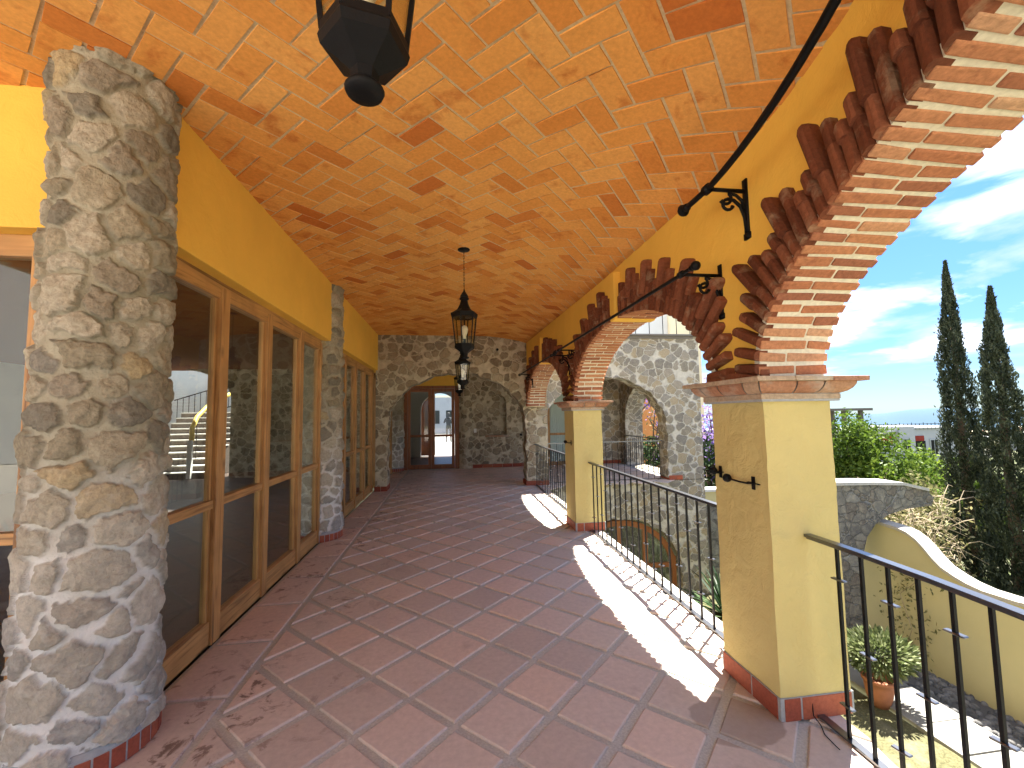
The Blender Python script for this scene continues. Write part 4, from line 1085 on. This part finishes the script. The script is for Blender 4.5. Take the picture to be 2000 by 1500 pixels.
# yellow garden wall with a scalloped top
gw = empty('garden_wall', (7.45, 3, GZ), 'yellow garden wall with a wavy scalloped top and pale coping', 'wall')
prof = [(-4, -.4), (-1, -.95), (1.2, -.98), (2.1, -.8), (2.6, -.5), (3.1, -.42), (3.5, -.5), (3.9, -.78), (4.3, -.92), (4.82, -1.0), (5.2, -1.01), (5.4, -.98), (5.56, -.93), (5.72, -.86), (5.84, -.76), (5.95, -.64), (6.06, -.54), (6.2, -.465), (6.36, -.43), (6.85, -.40), (7.4, -.40)]
def gx_(y): return 7.36+.06*(y-4.8)/2
mb = MB(); v = []
for (y, z) in prof: g0 = gx_(y); v += [(g0, y, GZ-.1), (g0, y, z-.05), (g0+.2, y, z-.05), (g0+.2, y, GZ-.1)]
mb.add(v, [(4*i+k, 4*i+(k+1) % 4, 4*i+4+(k+1) % 4, 4*i+4+k) for i in range(len(prof)-1) for k in range(4)]+[(0, 1, 2, 3)]); mb.build('wall', YGAR, gw)
mb = MB(); v = []
for (y, z) in prof: g0 = gx_(y); v += [(g0-.03, y, z-.05), (g0-.03, y, z), (g0+.1, y, z+.012), (g0+.23, y, z), (g0+.23, y, z-.05)]
mb.add(v, [(5*i+k, 5*i+(k+1) % 5, 5*i+5+(k+1) % 5, 5*i+5+k) for i in range(len(prof)-1) for k in range(5)]+[(0, 1, 2, 3, 4)]); mb.build('coping', m_simple('pale_coping', (.42,.39,.33), .8), gw)
# rough stone arch wall crossing the garden
sa = empty('garden_stone_arch', (7, 6.9, GZ), 'grey rubble stone wall arching over the yellow garden wall', 'wall')
o_ = [(4.6, GZ), (4.6, .20), (5.5, .24), (6.4, .27), (7.2, .25), (7.8, .22), (8.3, .10), (8.42, -.02), (8.36, -.16), (8.1, -.17), (7.8, -.19), (7.45, -.28), (7.2, -.42), (7.02, -.62), (6.92, -.9), (6.88, -1.3), (6.86, -2.0), (6.84, GZ)]
mb = MB(); mb.prism(o_, 'y', 6.55, 6.95); mb.build('wall', STONE_C, sa)
mb = MB(); v = []
tp = [(4.6, .20), (5.5, .24), (6.4, .27), (7.2, .25), (7.8, .22), (8.3, .10)]
for (x, z) in tp: v += [(x, 6.52, z), (x, 6.52, z+.05), (x, 6.98, z+.05), (x, 6.98, z)]
mb.add(v, [(4*i+k, 4*i+(k+1) % 4, 4*i+4+(k+1) % 4, 4*i+4+k) for i in range(len(tp)-1) for k in range(4)]+[(0,1,2,3), (20,21,22,23)]); mb.build('coping', m_simple('stone_coping', (.36,.35,.33), .9, nscale=12, var=.3, bump=.6), sa)

# ------------------------------------------------------------------ vegetation
def leaves(name, C, size, mat, parent=None, aspect=2.2, up=0.0, tone=None, seed=0, n_dir=None):
    g = np.random.default_rng(seed); C = np.asarray(C); n = len(C)
    d = g.normal(size=(n, 3)); d[:, 2] += up
    if n_dir is not None: d = d*.55+n_dir
    d /= np.linalg.norm(d, axis=1)[:, None]
    e = np.cross(d, g.normal(size=(n, 3))); e /= np.linalg.norm(e, axis=1)[:, None]
    s = size*g.uniform(.6, 1.3, n)[:, None]
    a = C-d*s*.5; b = C+e*s/aspect*.5; c = C+d*s*.5; f = C-e*s/aspect*.5
    V = np.stack([a, b, c, f], 1).reshape(-1, 3); Fq = np.arange(4*n).reshape(n, 4)
    t = g.random(n) if tone is None else tone
    return np_mesh(name, V, Fq, mat, parent, {'tone': ('FACE', t)})
CYP = m_leaf('cypress_foliage', (.026,.036,.021), (.062,.080,.046), (.14,.16,.10), .2)
GRN = m_leaf('bush_foliage', (.035,.07,.012), (.10,.16,.02), (.24,.31,.04), .4)
DRYG = m_leaf('dry_foliage', (.09,.10,.035), (.20,.19,.08), (.36,.33,.17), .3)
BARK = m_simple('bark', (.16,.11,.07), .9, nscale=18, var=.4, bump=.8)
TWIG = m_simple('dry_twig', (.36,.29,.19), .9)
def cypress(x, y, z0, z1, rad, label, seed):
    g = np.random.default_rng(seed); t = empty('cypress_tree', (x, y, z0), label, 'cypress', 'tall cypress trees')
    mb = MB(); mb.tube([(x, y, z0), (x+.03, y, z0+1.5), (x, y, z0+(z1-z0)*.6), (x+.02, y, z1-.4)], [.14, .12, .06, .015], 8); mb.build('trunk', BARK, t, smooth=True)
    n = 42000; h = g.random(n)**1.15
    prof_ = np.interp(h, [0, .06, .2, .45, .7, .88, .95, 1.0], [.35, .8, 1.0, .86, .58, .26, .13, .03])*rad
    # sprays: clumps pointing upward
    th = g.uniform(0, 2*np.pi, n); lump = 1+.22*np.sin(3*th+h*23+seed)+.16*np.sin(5*th-h*57)+.10*np.sin(9*th+h*130)
    rr = prof_*lump*np.sqrt(g.uniform(.35, 1.0, n))*np.where(g.random(n) < .05, g.uniform(1.05, 1.35, n), 1)
    C = np.stack([x+rr*np.cos(th)+.05*np.sin(h*6), y+rr*np.sin(th), z0+.35+(z1-z0-.35)*h], 1)
    keep = (np.sin(C[:, 0]*11+seed)*np.sin(C[:, 1]*13)*np.sin(C[:, 2]*7)) > np.where(h > .85, -2, -.55)
    C = C[keep]; th = th[keep]
    nd = np.stack([np.cos(th)*.35, np.sin(th)*.35, np.full(len(th), 1.3)], 1)
    leaves('foliage', C, .08, CYP, t, 3.0, seed=seed, n_dir=nd, tone=np.clip(g.random(len(C))*.8+.2*np.sin(C[:, 2]*9+th*4), 0, 1))
cypress(11.6, 8.33, -3.6, 5.02, .41, 'left and taller of the two tall dark cypress trees', 3)
cypress(11.4, 7.42, -3.6, 4.12, .45, 'second tall dark cypress, right of the taller one', 8)
cypress(11.3, 6.35, -3.6, 2.6, .50, 'cypress just entering the picture at the right edge', 12)
def bush(name, x, y, z0, rx, ry, rz, n, mat, label, cat, seed, size=.16, twigs=14, group=None, trunk=True, tb=0.0):
    g = np.random.default_rng(seed); t = empty(name, (x, y, z0), label, cat, group)
    nc = 16; cc = g.normal(size=(nc, 3)); cc /= np.linalg.norm(cc, axis=1)[:, None]; cc[:, 2] = np.abs(cc[:, 2])*.9; cc *= g.uniform(.35, .85, nc)[:, None]
    k = g.integers(0, nc, n); d = g.normal(size=(n, 3)); d /= np.linalg.norm(d, axis=1)[:, None]; cr = g.uniform(.22, .42, nc)
    q = cc[k]+d*(cr[k]*g.uniform(.55, 1.05, n))[:, None]
    C = np.stack([x+q[:, 0]*rx, y+q[:, 1]*ry, z0+rz*(.25+.75*q[:, 2])], 1)
    kt = g.random(nc)
    leaves('foliage', C, size, mat, t, 2.0, .3, np.clip(.55*kt[k]+.45*g.random(n)+tb, 0, 1), seed)
    if twigs:
        mb = MB()
        for i in range(twigs):
            a = cc[i % nc]; e = (x+a[0]*rx*1.02, y+a[1]*ry*1.02, z0+rz*(.25+.8*a[2])); m_ = (x+a[0]*rx*.4+g.uniform(-.1, .1), y+a[1]*ry*.4, z0+rz*(.2+.3*a[2]))
            mb.tube([(x, y, z0), m_, e], [.05*rz/2+.01, .03, .008], 6)
        mb.build('trunk', BARK, t, smooth=True)
    return t
bush('leafy_tree', 14.5, 13.4, -3.4, 2.1, 1.5, 4.75, 17000, GRN, 'bright green leafy tree rising behind the pillar, above the grey stone arch', 'tree', 4, .15)
bush('leafy_tree', 17.4, 13.2, -3.4, 2.4, 1.3, 3.5, 15000, GRN, 'yellow green leafy tree below the white modern house', 'tree', 14, .15)
bush('leafy_tree', 15.6, 11.0, -3.4, 2.7, 1.2, 3.25, 14000, GRN, 'lower green tree in front of the brightest one, left of the cypresses', 'tree', 24, .14, tb=-.1)
bush('leafy_tree', 18.6, 14.2, -3.6, 2.2, 1.3, 3.5, 12000, GRN, 'rounded green tree touching the left cypress, below the windows of the white house', 'tree', 34, .15)
bush('dry_shrub', 10.9, 9.3, -2.8, 1.7, .9, 2.75, 8000, DRYG, 'pale dry shrub tangled above the end of the stone arch', 'shrub', 5, .12, 16)
bush('dry_shrub', 12.2, 10.3, -2.8, 2.0, 1.0, 2.5, 8000, DRYG, 'olive green shrub spreading behind the grey stone coping', 'shrub', 6, .13, 16, tb=-.1)
# tangle of bare twigs in front of the cypresses
tg = empty('twig_tangle', (9.6, 7.7, -1.5), 'tangle of bare pale vine twigs between the stone arch and the cypresses', 'vine')
mb = MB(); g_ = random.Random(5)
for i in range(190):
    a = Vector((9.6+g_.uniform(-.75, .5), 7.7+g_.uniform(-.4, .4), g_.uniform(-1.8, -.25))); d = Vector((g_.uniform(-1, 1), g_.uniform(-.6, .6), g_.uniform(-.9, .6))).normalized()*g_.uniform(.3, .75)
    sg = Vector((g_.uniform(-.25, .25), g_.uniform(-.2, .2), .18)); mb.tube([a, a+d*.35+sg*.7, a+d*.7+sg*.8, a+d+sg*-.2], [.009, .008, .006, .003], 4)
mb.build('twigs', TWIG, tg)
C = np.stack([rng.normal(9.6, .45, 900), rng.normal(7.7, .35, 900), rng.uniform(-2.0, -.2, 900)], 1); leaves('leaves', C, .09, DRYG, tg, 2.2, seed=31)
# slope of pale gravel behind the garden wall, and the low ground
mb = MB(); v = []; nn = 30
for j in range(nn):
    for i in range(nn):
        x = 7.6+(i/(nn-1))**1.6*120; y = -30+(j/(nn-1))*190; v.append((x, y, -1.75-.11*min(x-7.6, 14)-.045*max(0, x-21)+.03*math.sin(x*2+y*1.7)))
mb.add(v, [(j*nn+i, j*nn+i+1, (j+1)*nn+i+1, (j+1)*nn+i) for j in range(nn-1) for i in range(nn-1)])
tagp(mb.build('hillside', m_tone('pale_gravel', [(0, (.13,.125,.09)), (1, (.16,.15,.11))], .95, (14, .25), ((.07,.09,.03), .42, .56, .9), .6, .1, .9)), kind='structure')
mb = MB(); mb.add([(-6000, -6000, -125), (9000, -6000, -125), (9000, 12000, -125), (-6000, 12000, -125)], [(0,1,2,3)]); tagp(mb.build('ground', m_simple('plain_ground', (.16,.17,.10), .95, nscale=.02, var=.3)), kind='structure')
# creeper on the garden wall and the potted plant
pp = empty('potted_plant', (5.95, 5.55, GZ), 'terracotta pot holding a bushy green plant beside the garden path', 'potted plant')
px0, py0 = 5.95, 5.55
mb = MB(); mb.lathe([(.11, 0), (.15, .12), (.17, .26), (.175, .33), (.195, .33), (.20, .38), (.17, .38), (.16, .33)], (px0, py0, GZ), 20); mb.build('pot', m_simple('terracotta_pot', (.38,.15,.08), .85, nscale=12, var=.25), pp, smooth=True)
g = np.random.default_rng(9); n = 2600; d = g.normal(size=(n, 3)); d /= np.linalg.norm(d, axis=1)[:, None]; rr = g.uniform(.25, 1, n)**.6
C = np.stack([px0+.02+.50*d[:, 0]*rr, py0-.02+.42*d[:, 1]*rr, GZ+.72+.30*d[:, 2]*rr], 1)
leaves('foliage', C, .085, m_leaf('plant_foliage', (.05,.07,.025), (.13,.16,.06), (.30,.33,.18), .35), pp, 2.4, .2, seed=9)
mb = MB()
for k in range(9): a = k*.7; mb.tube([(px0, py0, GZ+.33), (px0+.12*math.cos(a), py0+.12*math.sin(a), GZ+.55), (px0+.33*math.cos(a), py0+.28*math.sin(a), GZ+.8)], [.012, .008, .004], 5)
mb.build('stem', BARK, pp)
cr_ = empty('wall_creeper', (7.3, 6.3, GZ), 'thin sparse creeper climbing the yellow garden wall beside the stone arch', 'creeper')
C = np.stack([rng.uniform(7.28, 7.38, 260), rng.normal(6.25, .22, 260), rng.uniform(-2.5, -1.1, 260)], 1); leaves('leaves', C, .07, DRYG, cr_, 2.2, seed=77)
mb = MB(); mb.tube([(7.32, 6.4, -2.6), (7.34, 6.2, -2.0), (7.34, 6.35, -1.5), (7.30, 6.0, -1.15), (7.28, 5.7, -1.05)], .006, 5); mb.build('stem', TWIG, cr_)
# agave-like plants under the middle arch, at the foot of the stone wing
def spiky(x, y, z, label, seed, n=46, L0=.9):
    g = random.Random(seed); t = empty('spiky_plant', (x, y, z), label, 'plant', 'spiky leaved plants in the court'); mb = MB()
    for i in range(n):
        a = g.uniform(0, 6.28); e = g.uniform(.25, 1.25); l = L0*g.uniform(.6, 1.1); hh = Vector((math.cos(a), math.sin(a), 0)); sd = Vector((-math.sin(a), math.cos(a), 0))
        p = [Vector((x, y, z))+hh*l*q*math.cos(e)+Vector((0, 0, l*q*math.sin(e)-.35*l*q*q)) for q in (0, .33, .66, 1)]; w_ = [.03, .035, .022, .002]
        v = []
        for q, ww in zip(p, w_): v += [q-sd*ww, q+sd*ww]
        mb.add(v, [(2*k, 2*k+1, 2*k+3, 2*k+2) for k in range(3)], g.random())
    mb.build('leaves', m_leaf('spiky_leaf', (.012,.028,.010), (.03,.06,.02), (.10,.15,.07), .15), t)
spiky(5.5, 8.3, GZ, 'dark spiky leaved plant at the foot of the stone wing corner', 1, 60, 1.5)
spiky(4.6, 7.2, GZ, 'spiky leaved plant standing in front of the lower arched window', 2, 40, .8)
spiky(5.9, 7.7, GZ, 'tall spiky leaved plant just left of the nearest pillar in the court', 3, 60, 1.3)
# behind the wing: dark hedge, orange house, jacaranda
DKG = m_leaf('hedge_foliage', (.008,.018,.006), (.025,.05,.015), (.07,.11,.03), .2)
PUR = m_leaf('jacaranda_blossom', (.12,.07,.22), (.28,.18,.48), (.5,.40,.72), .4)
n = 6000; g = np.random.default_rng(2)
hd = empty('hedge', (8.5, 15, -2.6), 'dark green hedge behind the arched opening of the stone wing', 'hedge')
C = np.stack([g.uniform(6.6, 10.5, n), g.uniform(12.5, 16.5, n), -2.6+3.0*g.random(n)**.7+.35*g.random(n)], 1); leaves('foliage', C, .22, DKG, hd, 2.0, seed=2)
n = 260; C = np.stack([g.uniform(6.8, 10, n), g.uniform(12.4, 14, n), g.uniform(-.6, .7, n)], 1); leaves('blossom', C, .10, PUR, hd, 1.5, seed=41)
oh = empty('orange_house', (14, 22, 0), 'orange plastered house seen through the arched opening of the stone wing', 'house')
mb = MB(); mb.box(7.5, 12.4, 21.5, 26, -4, 4.9); mb.build('wall', ORANGEP, oh)
mb = MB(); mb.box(7.3, 12.6, 21.3, 26, 4.9, 5.1); mb.box(8.9, 9.9, 21.35, 21.45, 1.3, 1.42); mb.build('cornice', WHITE, oh)
for x in (8.9, 11.4): mb = MB(); mb.box(x, x+.6, 21.46, 21.52, .9, 2.2); mb.build('window', IRON, oh)
def tree(name, x, y, z0, z1, r, n, mat, label, seed, size=.2, blossoms=None):
    g = np.random.default_rng(seed); t = empty(name, (x, y, z0), label, 'tree')
    mb = MB(); tips = []
    zt = z0+(z1-z0)*.35; mb.tube([(x, y, z0), (x+.1, y, zt)], [.16, .11], 8)
    for k in range(11):
        a = g.uniform(0, 6.28); e = g.uniform(.3, 1.2); l = (z1-zt)*g.uniform(.6, 1); p = Vector((x+.1, y, zt)); q = p+Vector((math.cos(a)*math.cos(e)*l*.5, math.sin(a)*math.cos(e)*l*.5, math.sin(e)*l*.5)); w_ = q+Vector((g.uniform(-.5, .5), g.uniform(-.5, .5), l*.35)); mb.tube([p, q, w_], [.07, .04, .012], 6); tips += [q, w_, (q+w_)/2]
        for s in range(3):
            u_ = q+Vector(g.normal(size=3)*.6*r/2); mb.tube([q, (q+u_)/2+Vector((0, 0, .1)), u_], [.025, .015, .006], 5); tips.append(u_)
    mb.build('trunk', BARK, t, smooth=True)
    tp_ = np.array([tuple(v) for v in tips]); k = g.integers(0, len(tp_), n); C = tp_[k]+g.normal(size=(n, 3))*.24*r/1.5; leaves('crown', C, size, mat, t, 1.8, seed=seed)
    return t
tree('jacaranda_tree', 8.75, 13.9, -2.6, 3.6, 1.7, 1500, PUR, 'purple flowering tree showing between the stone wing and the nearest pillar', 6, .15)
tree('jacaranda_tree', 6.0, 17.0, -2.6, 6.2, 1.9, 1500, PUR, 'tall purple flowering tree behind the roof railing of the stone wing', 16, .16)
ch_ = empty('cream_house', (10, 28, 0), 'cream and white upper house above the roof railing of the stone wing', 'house')
mb = MB(); mb.box(14.82, 17.0, 27, 30, -5.0, 12.2); mb.build('wall', CREAM, ch_)
mb = MB(); mb.box(4.5, 14.8, 27.3, 30, -5.0, 12.0); mb.build('white_wall', WHITE, ch_)
bv = empty('bare_vine', (7.4, 13.0, -2.6), 'dark bare vine branches crossing in front of the orange house', 'vine')
mb = MB(); g_ = random.Random(15)
for i in range(34):
    a = Vector((g_.uniform(6.3, 7.6), g_.uniform(12.6, 13.6), g_.uniform(-.2, .8))); d = Vector((g_.uniform(-.5, .5), g_.uniform(-.4, .4), g_.uniform(.4, 1))).normalized()*g_.uniform(.7, 2.0)
    sg = Vector((g_.uniform(-.4, .4), g_.uniform(-.2, .2), g_.uniform(-.1, .2))); mb.tube([a, a+d*.35+sg*.7, a+d*.7+sg*.8, a+d], [.022, .017, .012, .005], 5)
mb.build('branches', m_simple('dark_bark', (.07,.055,.045), .9), bv)
C = np.stack([g.uniform(6.3, 7.7, 420), g.uniform(12.6, 13.6, 420), g.uniform(.4, 2.9, 420)], 1); leaves('leaves', C, .09, DRYG, bv, 2.0, seed=51)
# low ochre garden parapet visible left of nearest pillar
pw = empty('court_wall', (8.3, 10.9, 0), 'low ochre parapet with pale top between the stone wing and the nearest pillar', 'wall')
mb = MB(); mb.box(6.2, 8.2, 10.0, 10.25, -.75, -.42); mb.build('wall', YGAR, pw); mb = MB(); mb.box(6.2, 8.2, 9.98, 10.27, -3.0, -.752); mb.build('stone_footing', STONE_C, pw); mb = MB(); mb.box(6.15, 8.25, 9.95, 10.3, -.42, -.36); mb.build('coping', WHITE, pw)

# ------------------------------------------------------------------ town below
wh = empty('white_house', (50, 40, -6), 'white modern flat roofed house with red recesses, left of the cypresses', 'house')
HW = m_plaster('far_white_plaster', (.40, .405, .42), .1, .04, 2)
def hb(nm, mat, *bx): 
    m = MB()
    for b in bx: m.box(*b)
    return m.build(nm, mat, wh)
hb('wall', HW, (43.5, 47.2, 40, 46, -8, -.95), (47.22, 49.2, 39.6, 46, -8, -.35), (49.22, 57, 40.2, 46, -8, -.62))
hb('parapet', HW, (43.3, 47.2, 39.8, 40.0, -.95, -.8), (49.3, 57, 40.0, 40.2, -.62, -.5))
hb('red_recess', REDP, (45.4, 46.8, 39.93, 39.99, -2.3, -1.3)); hb('red_recess', REDP, (49.9, 51.0, 40.13, 40.19, -1.95, -1.4))
hb('balcony_opening', IRON, (49.85, 51.1, 40.10, 40.18, -3.1, -1.96))
for (x0, z0) in ((47.5, -3.3), (51.7, -3.5), (53.4, -3.5)):
    yy0 = 39.5 if x0 < 49 else 40.1
    w_ = hb('window', GREYP, (x0, x0+1.0, yy0, yy0+.08, z0, z0+1.7)); m = MB(); m.box(x0+.1, x0+.46, yy0-.03, yy0-.01, z0+.08, z0+1.6); m.box(x0+.56, x0+.9, yy0-.03, yy0-.01, z0+.08, z0+1.6); m.build('pane', IRON, w_)
rr_ = MB()
for k in range(26): rr_.bar((43.5+k*.5, 40.1, -.7), (43.5+k*.5, 40.1, -.05+.1*(k % 3 == 0)), .04)
rr_.bar((43.4, 40.1, -.12), (56.5, 40.1, -.12), .05)
rr_.build('roof_railing', IRON, wh)
pg = empty('roof_pergola', (41.5, 40, -2), 'dark flat roofed pergola standing above the trees beside the nearest pillar', 'pergola')
mb = MB(); mb.box(38.5, 43.6, 39, 43, 1.45, 1.7); mb.build('roof', m_simple('pergola_roof', (.12,.10,.09), .8), pg)
for (x, y) in ((40.4, 39.3), (42.4, 39.3), (40.4, 42.7), (42.4, 42.7)): mb = MB(); mb.box(x, x+.35, y, y+.3, -3, 1.45); mb.build('post', m_simple('pergola_post', (.10,.08,.07), .8), pg)
gh = random.Random(3)
TERR = m_plaster('terracotta_house', (.52,.28,.18), .1, .1, 2)
kinds = [('small white house among the distant rooftops', WHITE), ('terracotta coloured house among the distant rooftops', TERR), ('cream house among the distant rooftops', CREAM), ('grey flat roofed house among the distant rooftops', GREYP)]
protos = {}
for i in range(40):
    D = gh.uniform(95, 200); a = math.radians(gh.uniform(33, 63)); x, y = D*math.sin(a), D*math.cos(a); k = gh.randrange(4); w_ = gh.uniform(5, 9); h = gh.uniform(3, 5)
    zt = -2.6-.016*(D-95)+gh.uniform(-1.0, .6)
    if k not in protos:
        t = empty('distant_house', (x, y, zt), kinds[k][0], 'house', 'distant rooftops of the town: '+kinds[k][0].split(' among')[0]); protos[k] = t
        m = MB(); m.box(x-3.5, x+3.5, y-3, y+3, zt-7, zt); m.build('wall', kinds[k][1], t)
        m = MB(); m.box(x-3.7, x+3.7, y-3.2, y+3.2, zt, zt+.25); m.build('roof', kinds[(k+1) % 4][1], t)
        for q in (-2.4, .3):
            m = MB(); m.box(x+q, x+q+1.2, y-3.05, y-3.0, zt-2.4, zt-1); m.build('window', IRON, t)
            m = MB(); m.box(x-3.05, x-3.0, y+q, y+q+1.2, zt-2.4, zt-1); m.build('window', IRON, t)
    else:
        t = protos[k].copy(); COL.objects.link(t); t.location = (x, y, zt)
        for ch in protos[k].children: c = ch.copy(); COL.objects.link(c); c.parent = t
    t.rotation_euler.z = 0
# far hills
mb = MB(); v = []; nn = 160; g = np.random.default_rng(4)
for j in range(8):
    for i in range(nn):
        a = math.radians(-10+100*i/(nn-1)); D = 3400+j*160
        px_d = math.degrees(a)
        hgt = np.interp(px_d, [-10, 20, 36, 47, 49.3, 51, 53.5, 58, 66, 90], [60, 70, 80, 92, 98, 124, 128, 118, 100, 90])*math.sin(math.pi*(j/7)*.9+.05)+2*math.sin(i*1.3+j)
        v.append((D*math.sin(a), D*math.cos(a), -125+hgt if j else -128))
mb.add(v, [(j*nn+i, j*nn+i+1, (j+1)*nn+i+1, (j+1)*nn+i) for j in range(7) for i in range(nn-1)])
tagp(mb.build('hills', m_simple('hazed_hill', (.019,.056,.098), .95, nscale=.003, var=.15, bump=0), smooth=True), kind='structure')  # blue haze of the distance is put into the hill colour

# ------------------------------------------------------------------ person in the courtyard beyond the glass door
def person(x, y, label):
    me = bpy.data.meshes.new('person'); J = {}
    vs = [(0,0,.93), (0,0,1.12), (0,.01,1.30), (0,0,1.44), (0,-.01,1.52), (0,-.02,1.60), (0,-.025,1.69), (0,-.01,1.75),
          (-.10,0,.88), (-.11,-.01,.50), (-.12,.02,.09), (-.13,-.10,.04), (.10,0,.88), (.12,-.02,.50), (.13,.02,.09), (.14,-.10,.04),
          (-.19,0,1.41), (-.27,-.06,1.17), (-.15,-.26,1.30), (-.07,-.32,1.42), (.19,0,1.41), (.27,-.06,1.17), (.15,-.26,1.30), (.07,-.32,1.42)]
    ed = [(0,1),(1,2),(2,3),(3,4),(4,5),(5,6),(6,7),(0,8),(8,9),(9,10),(10,11),(0,12),(12,13),(13,14),(14,15),(3,16),(16,17),(17,18),(18,19),(3,20),(20,21),(21,22),(22,23)]
    rad = [.15,.135,.16,.12,.055,.075,.10,.075,.095,.07,.05,.04,.095,.07,.05,.04,.065,.05,.038,.035,.065,.05,.038,.035]
    me.from_pydata(vs, ed, []); o = bpy.data.objects.new('person', me); COL.objects.link(o); o.location = (x, y, 0)
    sk = o.modifiers.new('skin', 'SKIN'); 
    for i, r in enumerate(rad): me.skin_vertices[0].data[i].radius = (r, r*.8)
    me.skin_vertices[0].data[0].use_root = True
    sb = o.modifiers.new('sub', 'SUBSURF'); sb.levels = 2; sb.render_levels = 2
    me.materials.append(m_simple('dark_clothes', (.025,.025,.03), .85)); tagp(o, label, 'person')
    mb = MB(); ORG[o.name] = Vector((x, y, 0))
    mb.tube([(x, y-.0, 1.70), (x, y+.01, 1.74), (x, y+.01, 1.79)], [.088, .09, .05], 12); mb.build('hair', m_simple('hair', (.02,.015,.012), .7), o, smooth=True)
    mb = MB(); mb.box(x-.075, x+.075, y-.375, y-.362, 1.39, 1.47); ph = mb.build('phone', IRON, None, bevel=.004); tagp(ph, 'dark phone held up in both hands by the person in the courtyard', 'phone')
person(-.18, 25.8, 'person in dark clothes holding up a phone, seen through the end door glass')
